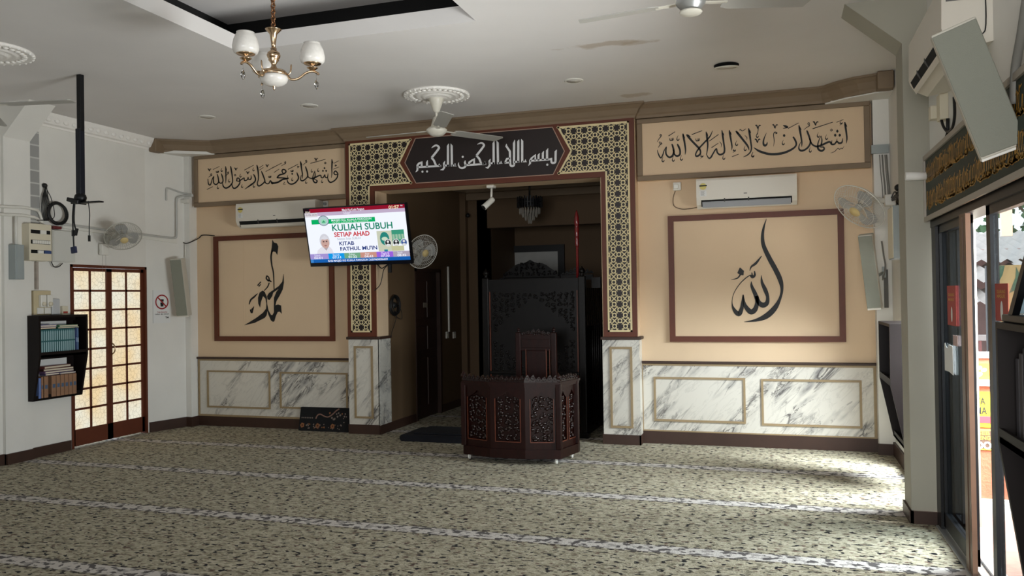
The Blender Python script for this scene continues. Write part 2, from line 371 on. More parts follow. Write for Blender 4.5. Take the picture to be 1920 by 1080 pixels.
# right wall: pillar, tall corner window, sliding-door opening, front windows
b = MB()
b.box(XR, XR+.25, 7.5, 8.5, 0, ZC); b.box(XR, XR+.25, 6.1, 7.5, 1.70, ZC); b.box(XR, XR+.25, 6.1, 7.5, 0, .16)
b.box(XD, XD+.25, 3.0, 5.81, 1.93, ZC); b.box(XD, XD+.25, 1.2, 3.0, 0, ZC); b.box(XD, XD+.25, -3.3, 1.2, 2.1, ZC); b.box(XD, XD+.25, -3.3, 1.2, 0, .5)
b.box(.865, XR, 8.15, 8.5, 0, ZC)
struct('wall_right', b, M_white, 'white side wall with the sliding doors', 'wall')
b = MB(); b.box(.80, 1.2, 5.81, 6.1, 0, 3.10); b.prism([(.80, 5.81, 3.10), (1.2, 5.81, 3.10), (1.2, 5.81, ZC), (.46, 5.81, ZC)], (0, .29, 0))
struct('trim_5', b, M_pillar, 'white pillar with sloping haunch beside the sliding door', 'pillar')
# rear wall with window openings (behind the photographer)
sbox('wall_rear', M_white, (-7.3, 1.3, -3.3, -3.1, 0, .8), (-7.3, 1.3, -3.3, -3.1, 2.5, ZC), (-7.3, -5.6, -3.3, -3.1, .8, 2.5), (.6, 1.3, -3.3, -3.1, .8, 2.5))
# back (qibla) wall
sbox('wall_back', M_cream, (-7.0, -4.2, YB, YB+.2, 0, ZC), (-1.68, 1.2, YB, YB+.2, 0, ZC), label='cream end wall on both sides of the niche', cat='wall')
sbox('wall_arch', M_cream, (-4.56, -4.2, 8.13, YB+.1, 0, ZC), (-1.68, -1.325, 8.13, YB+.1, 0, ZC), (-4.2, -1.68, 8.13, YB+.15, 2.69, ZC), label='cream columns and lintel framing the niche opening', cat='wall')
# niche (mihrab room)
NX0, NX1, NY, NZ = -4.19, -1.45, 10.7, 3.05
dz = wx(790, 503, NX0).z
b = MB(); b.box(NX0-.2, NX0, 8.38, 9.08, 0, NZ+.3); b.box(NX0-.2, NX0, 9.87, NY, 0, NZ+.3); b.box(NX0-.2, NX0, 9.08, 9.87, dz, NZ+.3)
b.box(NX0, NX0+.085, NY-.1, NY, 0, NZ)
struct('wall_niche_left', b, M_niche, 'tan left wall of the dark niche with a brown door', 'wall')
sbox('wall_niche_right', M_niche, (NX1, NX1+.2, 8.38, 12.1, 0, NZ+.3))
az = wy(1000, 424, NY).z
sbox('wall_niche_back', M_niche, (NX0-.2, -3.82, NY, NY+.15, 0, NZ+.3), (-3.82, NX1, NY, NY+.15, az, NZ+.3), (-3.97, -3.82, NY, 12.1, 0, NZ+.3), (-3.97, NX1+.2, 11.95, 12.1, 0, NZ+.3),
     label='tan back wall of the niche with its alcove', cat='wall')
sbox('ceiling_niche', M_ceil, (NX0-.2, NX1+.2, 8.28, 12.1, NZ, NZ+.1), label='ceiling of the dark niche', cat='ceiling')
b = MB(); b.box(NX0, NX0+.09, 8.4, NY, NZ-.1, NZ, .02); b.box(NX0, NX1, NY-.09, NY, NZ-.1, NZ, .02); b.box(NX0, NX1, NY-.06, NY, NZ-.2, NZ-.1, .01)
struct('trim_6', b, M_trimtan, 'tan cornice round the top of the niche', 'cornice')

# ------------------------------------------------------------------ skirting boards
sbox('baseboard_left', M_skirt, (XL, XL+.02, -3.1, 5.81, 0, .1), (XL, XL+.055, 5.81, 6.1, 0, .1), (XL, XL+.02, 6.1, DY0-.02, 0, .1), label='brown skirting board along the left wall', cat='skirting')
b = MB(); b.prism([(XL, DY1+.02, 0), (XL+.02, DY1+.02, 0), (-6.775, 8.13, 0), (-6.695, 8.13, 0), (-6.695, 8.26, 0), (-4.56, 8.26, 0), (-4.56, 8.30, 0), (-6.8, 8.30, 0), (-6.8, 8.16, 0)], (0, 0, .115))
b.box(-4.575, -4.19, 8.113, 8.14, 0, .105); b.box(-4.2, -4.183, 8.13, 9.06, 0, .1); b.box(-4.2, -4.183, 9.9, NY, 0, .1)
b.box(-1.695, -1.31, 8.113, 8.14, 0, .1); b.box(-1.325, -1.31, 8.113, 8.28, 0, .1); b.box(-1.31, .87, 8.26, 8.3, 0, .125)
struct('baseboard_back', b, M_skirt, 'brown skirting board along the end wall', 'skirting')
sbox('baseboard_right', M_skirt, (.855, XR, 8.13, 8.16, 0, .1), (XR-.02, XR+.01, 6.1, 8.15, 0, .12), (.79, XD, 5.79, 5.82, 0, .08), (.785, .81, 5.79, 6.1, 0, .08), label='brown skirting board along the right wall', cat='skirting')

# ------------------------------------------------------------------ marble wainscot and rails
def rect_frame(b, x0, x1, z0, z1, y, w, d):
    """moulding rectangle on a wall facing -Y"""
    b.box(x0, x1, y-d, y, z0, z0+w); b.box(x0, x1, y-d, y, z1-w, z1); b.box(x0, x0+w, y-d, y, z0+w, z1-w); b.box(x1-w, x1, y-d, y, z0+w, z1-w)
def wainscot(n, x0, x1, rects, label):
    b = MB(); b.box(x0, x1, YB-.012, YB, .115, .80); o = struct('trim_%d' % n, b, M_marble, label, 'wainscot')
    b = MB(); rect_frame(b, x0, x1, .115, .805, YB-.012, .022, .008)
    for (u0, v0, u1, v1) in rects:
        a = wy(u0, v0, YB); c = wy(u1, v1, YB); rect_frame(b, a.x, c.x, c.z, a.z, YB-.012, .02, .012)
    p = struct('moulding', b, M_gold, parent=o); p['label'] = 'khaki panel moulding'
    b = MB(); b.box(x0-.01, x1+.005, YB-.035, YB, .803, .828, .006); p = struct('dado_rail', b, M_brownrail, parent=o); p['label'] = 'dark brown dado rail'
wainscot(7, -6.705, -4.56, [(390, 694, 509, 767), (526, 697, 654, 769)], 'veined marble wainscot on the end wall, left of the niche')
wainscot(8, -1.325, .86, [(1226, 706, 1399, 794), (1427, 710, 1617, 803)], 'veined marble wainscot on the end wall, right of the niche')
def col_wainscot(n, x0, x1, u0, v0, u1, v1, sx0, sx1, label):
    b = MB(); b.box(x0, x1, 8.118, 8.135, .1, 1.05); b.box(sx0, sx1, 8.118, 8.4 if n == 9 else 8.28, .1, 1.05)
    o = struct('trim_%d' % n, b, M_marble, label, 'wainscot')
    a = wy(u0, v0, 8.118); c = wy(u1, v1, 8.118); b = MB(); rect_frame(b, a.x, c.x, c.z, a.z, 8.118, .022, .012)
    struct('moulding', b, M_gold, parent=o)['label'] = 'khaki panel moulding'
    b = MB(); b.box(x0-.015, x1+.02, 8.09, 8.135, 1.05, 1.08, .006); b.box(sx0-.01, sx1+.02, 8.1, 8.4 if n == 9 else 8.28, 1.05, 1.08, .006)
    struct('dado_rail', b, M_brownrail, parent=o)['label'] = 'dark brown rail capping the marble'
col_wainscot(9, -4.565, -4.19, 664, 649, 701, 785, -4.2, -4.185, 'marble foot of the column left of the niche')
col_wainscot(10, -1.685, -1.325, 1143, 650, 1188, 803, -1.325, -1.312, 'marble foot of the column right of the niche')

# ------------------------------------------------------------------ cornices
def sweep(b, path, prof, smooth=False):
    n = len(path); secs = []
    for i in range(n):
        p = Vector((*path[i], 0)); d0 = (Vector((*path[i], 0))-Vector((*path[i-1], 0))).normalized() if i else None
        d1 = (Vector((*path[i+1], 0))-p).normalized() if i < n-1 else None
        d = (d0 or d1) if not (d0 and d1) else (d0+d1).normalized()
        nr = Vector((d.y, -d.x, 0)); k = 1.
        if d0 and d1: k = 1/max(.35, nr.dot(Vector((d0.y, -d0.x, 0))))
        secs.append([b.b.verts.new(p+nr*q*k+Vector((0, 0, z))) for q, z in prof])
    for i in range(n-1):
        for k in range(len(prof)-1):
            b.quad_v = b.b.faces.new((secs[i][k], secs[i][k+1], secs[i+1][k+1], secs[i+1][k]))
    b.b.faces.new(secs[0]); b.b.faces.new(secs[-1][::-1])
b = MB()
cove = [(-.02, 3.26), (.012, 3.262), (.02, 3.285), (.035, 3.30), (.06, 3.345), (.1, 3.375), (.115, 3.38), (.115, 3.399), (-.02, 3.399)]
sweep(b, [(-6.93, 7.85), (-6.84, 7.85), (-6.74, 7.93), (-6.44, 8.13), (-6.36, 8.17), (-4.56, 8.17), (-4.56, 8.11), (-1.325, 8.11), (-1.325, 8.17), (.44, 8.17), (.52, 8.12), (.62, 8.0), (.74, 7.91), (.86, 7.87), (1.0, 7.85)], cove)
b.box(-6.90, -6.80, 7.70, 7.84, 3.245, 3.399, .01); b.box(.86, .99, 7.68, 7.8, 3.245, 3.399, .01)
struct('trim_11', b, M_trimtan, 'tan cornice along the end wall turning at both corners', 'cornice')
b = MB()
b.prism([(-6.93, 7.84, 3.25), (-6.84, 7.84, 3.25), (-6.36, 8.16, 3.25), (-6.36, 8.28, 3.25), (-6.93, 8.28, 3.25)], (0, 0, .148))
b.prism([(1.01, 7.85, 3.25), (.86, 7.87, 3.25), (.62, 8.0, 3.25), (.46, 8.16, 3.25), (.46, 8.28, 3.25), (1.01, 8.28, 3.25)], (0, 0, .148))
struct('trim_12', b, M_white, 'white corner soffits under the tan cornice', 'soffit')
b = MB()
sweep(b, [(XL, 6.10), (XL, 7.86)], [(-.01, 3.27), (.015, 3.27), (.02, 3.29), (.05, 3.30), (.09, 3.37), (.1, 3.399), (-.01, 3.399)])
for k in range(16):   # raised leaf ornament on the plaster cornice
    y = 6.18+k*.105; b.sphere((XL+.072, y, 3.335), .03, 8, (.5, 1.2, .8))
struct('trim_13', b, M_plaster, 'white ornamented plaster cornice on the left wall', 'cornice')

# ------------------------------------------------------------------ frosted double door in the left wall
fg = bpy.data.materials.new('lit_frosted_glass'); fg.use_nodes = True; nt = fg.node_tree; nt.nodes.clear(); L = nt.links
tc = nt.nodes.new('ShaderNodeTexCoord'); n1 = nt.nodes.new('ShaderNodeTexNoise'); n1.inputs['Scale'].default_value = 2.2; n1.inputs['Detail'].default_value = 2; L.new(tc.outputs['Object'], n1.inputs['Vector'])
n2 = nt.nodes.new('ShaderNodeTexVoronoi'); n2.feature = 'DISTANCE_TO_EDGE'; n2.inputs['Scale'].default_value = 22; L.new(tc.outputs['Object'], n2.inputs['Vector'])
rp = nt.nodes.new('ShaderNodeValToRGB'); rp.color_ramp.elements[0].position = .35; rp.color_ramp.elements[0].color = lin((240, 214, 168)); rp.color_ramp.elements[1].position = .62; rp.color_ramp.elements[1].color = lin((238, 234, 214)); L.new(n1.outputs['Fac'], rp.inputs[0])
r2 = nt.nodes.new('ShaderNodeMapRange'); r2.inputs[1].default_value = 0; r2.inputs[2].default_value = .06; r2.inputs[3].default_value = .52; r2.inputs[4].default_value = .86; L.new(n2.outputs[0], r2.inputs[0])
em = nt.nodes.new('ShaderNodeEmission'); L.new(rp.outputs[0], em.inputs[0]); L.new(r2.outputs[0], em.inputs[1]); ou = nt.nodes.new('ShaderNodeOutputMaterial'); L.new(em.outputs[0], ou.inputs[0])
door = bpy.data.objects.new('door_1', None); COL.objects.link(door); ORG['door_1'] = Vector((XL-.1, (DY0+DY1)/2, 0)); door.location = ORG['door_1']; door['kind'] = 'structure'; door['label'] = 'brown double door glazed with small frosted panes in the left wall'; door['category'] = 'door'
XG = XL-.035
b = MB(); fw = .045
b.box(XG-.04, XL+.01, DY0, DY0+fw*.6, 0, DZ); b.box(XG-.04, XL+.01, DY1-fw*.6, DY1, 0, DZ); b.box(XG-.04, XL+.01, DY0, DY1, DZ-fw*.6, DZ)
struct('door_frame', b, M_frame, parent=door)
ym = (DY0+DY1)/2
for k, (y0, y1) in enumerate(((DY0+fw*.6, ym-.002), (ym+.002, DY1-fw*.6))):
    b = MB(); z0, z1 = .02, DZ-fw*.6-.004; zb, zt = .19, z1-.035
    sl = .036 if k == 0 else .036
    b.box(XG-.015, XG+.02, y0, y0+sl, z0, z1); b.box(XG-.015, XG+.02, y1-sl, y1, z0, z1); b.box(XG-.015, XG+.02, y0, y1, z0, zb); b.box(XG-.015, XG+.02, y0, y1, zt, z1)
    yc = (y0+y1)/2; b.box(XG-.012, XG+.016, yc-.011, yc+.011, zb, zt)
    for r in range(1, 8): z = zb+(zt-zb)*r/8; b.box(XG-.012, XG+.016, y0, y1, z-.011, z+.011)
    lf = struct('door_leaf', b, M_frame, parent=door)
    b = MB()
    for r in range(8):
        za, zc = zb+(zt-zb)*r/8+(.011 if r else 0), zb+(zt-zb)*(r+1)/8-(.011 if r < 7 else 0)
        for (ya, yb2) in ((y0+sl, yc-.011), (yc+.011, y1-sl)): b.box(XG-.004, XG+.004, ya, yb2, za, zc)
    pn = struct('panes', b, fg, parent=lf); pn['label'] = 'frosted glass panes glowing with daylight'
    if k == 1:
        b = MB(); b.tube(cr_spline([(XG+.02, y0+.02, .93), (XG+.06, y0+.025, .97), (XG+.06, y0+.025, 1.03), (XG+.02, y0+.02, 1.07)], 4), .007, 6)
        struct('door_handle', b, M_brass, parent=lf)['label'] = 'curved pull handle'
# ================================================================== lettering tools
def nib(mb, strokes, ox, oy, s, Y, thick=.004, smooth=True):
    """brush strokes 'x,y@width x,y@width ...' measured on the lettering, swept flat on a plane facing -Y"""
    def P(x, y, yy): 
        q = wy(ox+x/s, oy+y/s, Y); return Vector((q.x, yy, q.z))
    for st in strokes:
        pts = []; ws = []
        for tok in st.split():
            c, _, w = tok.partition('@'); x, y = c.split(','); pts.append((float(x), float(y))); ws.append(float(w) if w else None)
        known = [i for i, w in enumerate(ws) if w is not None]
        for i in range(len(ws)):
            if ws[i] is None:
                a = max([k for k in known if k < i], default=known[0]); c = min([k for k in known if k > i], default=known[-1])
                ws[i] = ws[a] if a == c else ws[a]+(ws[c]-ws[a])*(i-a)/(c-a)
        P3 = [Vector((x, y, w)) for (x, y), w in zip(pts, ws)]
        Q = cr_spline(P3, 6) if smooth else P3
        n = len(Q); L1 = []; R1 = []
        for i in range(n):
            p = Q[i]; d0 = (Q[i]-Q[i-1]).to_2d() if i else None; d1 = (Q[i+1]-Q[i]).to_2d() if i < n-1 else None
            d0 = d0.normalized() if d0 and d0.length > 1e-6 else None; d1 = d1.normalized() if d1 and d1.length > 1e-6 else None
            t = ((d0 or d1)+(d1 or d0)); t = t.normalized() if t.length > 1e-4 else (d0 or d1)
            k = 1.
            if not smooth and d0 and d1: k = 1/max(.5, t.dot(d0))
            nx, ny = -t.y*k, t.x*k; w = max(p.z, 1.)/2
            L1.append((p.x+nx*w, p.y+ny*w)); R1.append((p.x-nx*w, p.y-ny*w))
        f = [mb.b.verts.new(P(x, y, Y-thick)) for x, y in L1]; g = [mb.b.verts.new(P(x, y, Y-thick)) for x, y in R1]
        fb = [mb.b.verts.new(P(x, y, Y)) for x, y in L1]; gb = [mb.b.verts.new(P(x, y, Y)) for x, y in R1]
        for i in range(n-1):
            for q in ((f[i], f[i+1], g[i+1], g[i]), (f[i], fb[i], fb[i+1], f[i+1]), (g[i], g[i+1], gb[i+1], gb[i])): mb.b.faces.new(q)
        mb.b.faces.new((f[0], g[0], gb[0], fb[0])); mb.b.faces.new((f[-1], fb[-1], gb[-1], g[-1]))
def tilt(st, dx, dy, s=1.):
    out = []
    for tok in st.split():
        c, _, w = tok.partition('@'); x, y = c.split(',')
        out.append('%.1f,%.1f' % (float(x)*s+dx, float(y)*s+dy)+('@%.1f' % (float(w)*s) if w else ''))
    return ' '.join(out)
HOOK = '6,-50@4 -14,-5@10 -16,28@18 2,44@20 20,28@16 24,8@4'
VEE = ['-50,-22@24 -30,-30@22 -8,20@24 0,42@6', '0,42@6 12,-10@18 30,-30@20 50,-22@14']
SHAD = ['-34,-20@8 -28,18@16 -8,22@14 -4,-22@8', '-6,20@14 14,22@16 20,-24@8', '14,22@16 32,12@14 36,-28@6']
HAMZ = ['-5,-38@6 -24,-8@14 4,-4@16 28,-22@10', '-30,32@6 24,-4@14']
RING = ['0,-22@10 18,0@12 -4,18@12 -18,0@10 0,-22@10']
def marks(kind, pos, s=1.):
    src = {'h': [HOOK], 'v': VEE, 's': SHAD, 'z': HAMZ, 'o': RING, 'd': ['0,-30@4 0,0@46 0,30@4']}[kind]
    return [tilt(st, x, y, s) for x, y in pos for st in src]
# ------------------------------------------------------------------ frieze panels with the testimony of faith
def frieze(name_label, x0, x1, sets, let_label):
    YF, z0, z1 = 8.19, 2.642, 3.255
    t = thing('calligraphy_panel', name_label, 'wall panel', ((x0+x1)/2, YB, z0))
    b = MB(); b.box(x0, x1, YF, YB, z0, z1); part('panel_board', b, M_cream, t)
    b = MB(); w = .045
    b.box(x0-.008, x1+.008, YF-.022, YF, z0-.008, z0+w, .006); b.box(x0-.008, x1+.008, YF-.022, YF, z1-w, z1, .006); b.box(x0-.008, x0+w, YF-.02, YF, z0+w, z1-w, .006); b.box(x1-w, x1+.008, YF-.02, YF, z0+w, z1-w, .006)
    part('border_moulding', b, M_trimtan, t, 'tan raised border')
    b = MB()
    for (ox, oy, s, st) in sets: nib(b, st, ox, oy, s, YF, .003)
    part('lettering', b, M_ink, t, let_label)
R1 = ['555,205@18 565,260@36 590,400@34 605,520@26 597,600@8', '560,232@32 592,290@6',
 '450,400@20 470,440@36 500,520@34 495,600@34 440,625@36 395,590@26 372,500@24', '345,400@16 360,430@32 385,540@34 360,620@36 300,650@34 245,600@30 235,530@26 245,455@14 200,530@16 175,610@22 140,660@26 100,600@24 78,530@12 80,510@6',
 '72,360@6 110,300@12 150,255@14', '130,215@14 155,235@14 130,250@12 125,225@14', '90,470@6 130,410@16 160,395@16 140,370@12 112,362@12 120,390@12 150,395@12',
 '285,250@14 410,170@10', '720,225@14 915,150@12', '1050,345@14 1225,220@12', '1090,470@14 1220,385@10', '1475,640@12 1600,590@10',
 '625,220@18 650,255@42 730,350@38 850,475@38 885,540@30 870,600@34 810,630@34 795,585@24 850,490@28 960,370@28 1060,260@24 1112,150@8', '650,240@36 700,265@6',
 '990,170@16 1005,260@36 1020,420@30 1005,560@18 1000,600@16 1040,665@24 1080,650@30 1120,580@26 1180,490@24 1200,560@30 1250,600@34 1320,570@34 1335,500@32 1320,380@32 1300,240@36 1285,140@14', '1000,205@32 1025,250@6', '1300,200@34 1328,240@6',
 '1240,355@8 1275,400@12 1270,465@4', '1425,140@16 1435,210@36 1460,350@30 1475,450@24 1465,520@6', '1438,180@34 1466,225@6',
 '1545,155@18 1580,195@42 1680,320@38 1770,440@34 1795,520@8', '1565,180@38 1615,215@6', '1785,105@16 1800,180@38 1825,350@32 1840,470@28 1820,550@24 1760,610@22 1685,645@6', '1800,150@36 1830,195@6',
 '1615,150@6 1630,128@14 1670,155@14 1735,115@8', '1715,240@8 1755,280@12 1750,325@4'] + marks('s', [(340, 310), (830, 318)]) + marks('h', [(460, 290), (180, 690), (372, 680), (525, 660), (1320, 645), (1560, 385), (1720, 480), (1860, 600)]) + marks('z', [(912, 638), (1520, 530)])
R2 = ['820,365@26 855,420@34 880,490@34 860,550@32 780,610@38 650,665@44 500,690@46 350,685@44 200,640@42 130,600@28 80,565@6', '930,150@18 945,230@38 970,370@32 985,480@26 980,555@8', '940,190@34 975,235@6',
 '1075,245@20 1095,290@34 1130,390@34 1145,470@32 1110,550@32 1040,610@34 970,625@38 930,590@28 935,530@18 965,460@8', '1130,400@26 1165,490@28 1220,535@32 1290,545@38 1380,510@36 1500,460@34 1545,505@34 1600,500@30 1640,450@22 1680,485@34 1735,470@30 1750,390@8',
 '1345,345@10 1360,420@22 1355,480@26 1340,530@26', '1345,345@10 1310,420@16 1285,500@24 1290,590@36 1350,630@38 1400,600@34 1390,560@26 1330,560@16', '1540,500@24 1550,430@8', '1630,480@20 1645,400@8',
 '1790,90@18 1800,160@38 1820,300@32 1830,400@26 1818,490@6', '1800,130@36 1832,175@6', '725,210@12 925,105@10', '1185,215@16 1565,90@12', '1635,95@10 1765,40@8', '170,200@12 150,330@12', '320,290@6 270,420@26 265,500@36 295,530@42 330,500@26 335,460@8',
 '455,545@6 465,440@14 455,320@16 480,280@20 520,295@18 490,310@14', '1020,235@6 1075,190@12 1125,160@14 1120,100@12 1095,120@12 1120,150@12', '630,150@8 680,170@40 720,185@24 680,200@16 630,205@8', '1525,670@5 1600,640@12 1660,580@10 1690,600@14 1720,575@8 1740,590@12 1775,545@5'] \
 + marks('d', [(1650, 260), (1610, 335), (1695, 335), (652, 342)]) + marks('v', [(165, 180), (485, 170), (155, 440), (1245, 115)]) + marks('h', [(148, 335), (1290, 330), (1445, 370), (635, 470), (1140, 610), (65, 700)]) + marks('o', [(1540, 240)]) + marks('z', [(1722, 118)])
frieze('cream wall panel with black Arabic calligraphy, above the right air conditioner', -1.302, .838, [(1225, 230, 10, R1), (1405, 220, 10, R2)], 'black Arabic lettering')
L1 = ['105,490@6 150,455@14 200,430@18 190,385@14 160,410@14 185,440@14', '90,530@16 95,600@20 110,680@28 150,705@28 185,640@22 210,540@18 255,460@16 245,560@28 255,650@30 310,690@34 365,660@32 390,600@30 375,480@30 350,390@14', '385,590@24 430,650@32 490,640@32 515,570@30 490,450@32 460,380@14',
 '585,175@14 595,260@34 595,400@28 595,560@22 585,660@6', '595,230@30 618,285@6', '725,170@14 740,240@36 770,420@32 785,560@28 775,640@30 700,740@38 600,790@40 530,750@34 505,670@18 500,650@8', '735,225@30 765,268@6',
 '900,600@30 910,520@30 950,510@32 985,560@28 960,600@26 905,590@20', '985,580@28 985,650@28 920,750@36 830,800@36 780,750@28 770,670@10', '980,590@24 1050,540@28 1110,500@20 1110,560@26 1140,580@30 1200,550@24 1220,480@14 1230,540@26 1280,550@28 1310,500@24 1300,430@8',
 '1370,400@16 1400,450@36 1430,540@34 1400,620@36 1300,700@42 1200,770@26 1125,825@6', '1465,140@16 1485,220@40 1510,400@32 1510,540@24 1480,650@26 1500,720@34 1550,725@36 1640,660@32 1690,590@32 1660,480@34 1620,380@34 1595,310@12', '1478,195@32 1505,240@6', '1690,600@24 1730,660@30 1800,660@30 1850,580@26 1890,660@40 1930,650@44',
 '235,270@10 415,180@8', '60,830@14 225,750@12', '1115,285@14 1380,145@10', '1540,215@12 1645,145@8', '1540,285@12 1650,210@8', '1715,325@12 1920,215@12', '560,460@6 620,420@12 665,380@14 665,330@12 640,360@12 660,385@12'] \
 + marks('v', [(135, 280), (880, 255), (1215, 360), (1760, 165)], .95) + marks('h', [(475, 280), (370, 765), (685, 580), (1005, 440), (1050, 735), (1370, 265), (1380, 725)]) + marks('s', [(355, 330), (1830, 470)]) + marks('o', [(855, 425)], 1.2)
L2 = ['0,790@54 60,800@50 180,770@46 300,700@44 440,670@42 470,655@10', '440,675@36 330,655@32 180,650@36 150,640@32 220,570@42 330,540@36 390,490@36 380,440@36 320,415@32 285,450@32 300,510@26 340,530@24', '700,500@14 720,560@36 750,640@36 720,720@32 640,800@38 540,830@38 460,790@34 430,720@20 430,700@10',
 '800,185@14 815,260@40 840,430@32 860,560@28 855,680@8', '812,230@34 850,290@6', '940,330@16 965,400@36 1000,520@36 1005,610@34 960,670@30 880,730@36 820,725@34 805,670@24 830,570@10', '1000,600@28 1050,650@30 1130,670@34 1200,650@38 1300,600@34 1370,580@28 1390,640@30 1440,645@30 1490,560@14 1500,630@28 1560,640@30 1580,530@10',
 '1205,455@8 1215,560@24 1210,620@26 1190,680@26', '1205,455@8 1170,560@20 1150,660@30 1180,760@38 1240,790@36 1270,740@34 1220,700@20 1160,690@22', '1685,125@14 1690,220@36 1685,400@28 1685,540@20 1675,650@6', '1695,190@30 1722,240@6', '1850,590@22 1850,530@32 1790,460@30 1745,510@30 1770,560@30 1830,560@26', '1850,560@30 1835,640@30 1760,730@34 1650,780@38 1590,730@34 1570,650@14',
 '0,380@16 280,235@10', '60,500@14 205,405@10', '455,415@16 740,265@12', '1085,245@18 1505,130@12', '1740,245@14 1885,170@10', '1730,410@14 1885,345@10', '260,320@6 330,280@12 380,250@16 385,195@12 355,220@12 380,250@12', '870,300@6 930,240@12 980,210@16 970,150@12 940,180@14 975,210@12', '330,770@10 355,780@10 320,830@10 385,835@8', '450,580@6 440,630@12 470,660@14'] \
 + marks('z', [(740, 345), (1795, 310)]) + marks('v', [(1245, 135)]) + marks('o', [(1500, 235)], 1.3) + marks('d', [(1480, 380), (1435, 455), (1525, 455), (570, 540)]) + marks('h', [(1120, 450), (1300, 430), (570, 690), (960, 765), (1410, 745)]) + marks('s', [(565, 455)])
frieze('cream wall panel with black Arabic calligraphy, above the left air conditioner', -6.655, -4.57, [(384, 300, 15, L1), (510, 290, 15, L2)], 'black Arabic lettering')
# ------------------------------------------------------------------ framed single words
def framed(label, x0, x1, z0, z1, sets, polys, seam=None):
    t = thing('framed_calligraphy', label, 'wall panel', ((x0+x1)/2, YB, z0)); w = .055
    b = MB(); rect_frame(b, x0, x1, z0, z1, YB, w, .035); part('frame', b, M_frame, t, 'red-brown frame')
    b = MB(); b.box(x0+w, x1-w, YB-.008, YB, z0+w, z1-w)
    if seam: b.box(seam, seam+.006, YB-.010, YB-.008, z0+w, z1-w)
    part('panel_board', b, M_cream, t)
    b = MB(); nib(b, *sets, YB-.008, .004)
    for (ox, oy, s, pl) in polys:
        b.prism([Vector((wy(ox+x/s, oy+y/s, YB).x, YB-.012, wy(ox+x/s, oy+y/s, YB).z)) for x, y in pl], (0, .004, 0))
    part('lettering', b, M_ink, t, 'black brush lettering of one Arabic word')
AL = ['372,25@3 345,110@20 333,200@31 345,290@39 400,410@46 460,520@48 505,620@46 520,710@28 500,800@28 450,890@50 370,965@54 270,1005@28 155,1022@3', '322,570@3 328,640@26 360,715@40 382,780@32 375,840@42 335,860@50 295,830@42 275,770@34', '225,630@4 230,680@28 265,760@40 280,830@36 262,900@48 220,925@50 175,880@40 155,830@24 147,760@8 140,830@24 130,900@38 103,945@46 60,905@32 40,840@8 55,750@6 110,660@8 170,600@10 215,570@8',
 '215,570@16 235,590@24 258,570@22 255,530@8', '235,580@18 230,545@8', '210,530@4 225,490@16 270,455@24 325,385@6', '120,565@14 90,600@12 30,615@3']
framed('framed black word on cream, right of the niche under the air conditioner', -1.027, .609, 1.022, 2.278, (AL, 1365, 405, 5.145), [(1365, 405, 5.145, [(115, 495), (155, 530), (150, 572), (118, 570), (90, 550)])])
MU = ['385,150@15 372,230@17 380,330@15 400,430@13 407,620@8', '325,455@16 315,490@14 345,520@16 345,480@12 325,460@12', '345,510@16 375,530@16', '350,540@12 330,590@12 290,635@8', '210,575@12 250,530@10', '225,585@12 250,560@6', '110,800@8 130,745@18 170,710@18 210,670@6', '125,860@14 140,895@22 150,880@12 165,825@8', '140,870@12 150,840@6']
MP = [(525, 440), (528, 540), (515, 620), (480, 690), (440, 760), (428, 810), (460, 800), (495, 812), (502, 910), (480, 885), (455, 890), (432, 940), (415, 1000), (400, 1008), (375, 990), (345, 920), (334, 872), (322, 930), (300, 960), (250, 985), (180, 1020), (55, 1048), (120, 1010), (200, 960), (280, 900), (318, 850), (322, 790), (310, 730), (280, 700), (255, 770), (245, 835), (225, 790), (222, 720), (240, 660), (275, 635), (300, 650), (325, 710), (330, 800), (345, 870), (375, 925), (395, 925), (412, 890), (410, 820), (412, 720), (440, 650), (470, 610), (400, 660), (390, 700), (360, 745), (335, 740), (330, 700), (350, 665), (400, 630), (470, 580), (510, 530)]
framed('framed black word on cream, left of the niche beside the television', -6.452, -4.822, 1.022, 2.278, (MU, 450, 445, 6.358), [(450, 445, 6.358, MP), (450, 445, 6.358, [(393, 30), (410, 62), (445, 72), (462, 110), (450, 210), (430, 175), (400, 170), (372, 210), (385, 120)])], seam=wy(458, 550, YB).x)

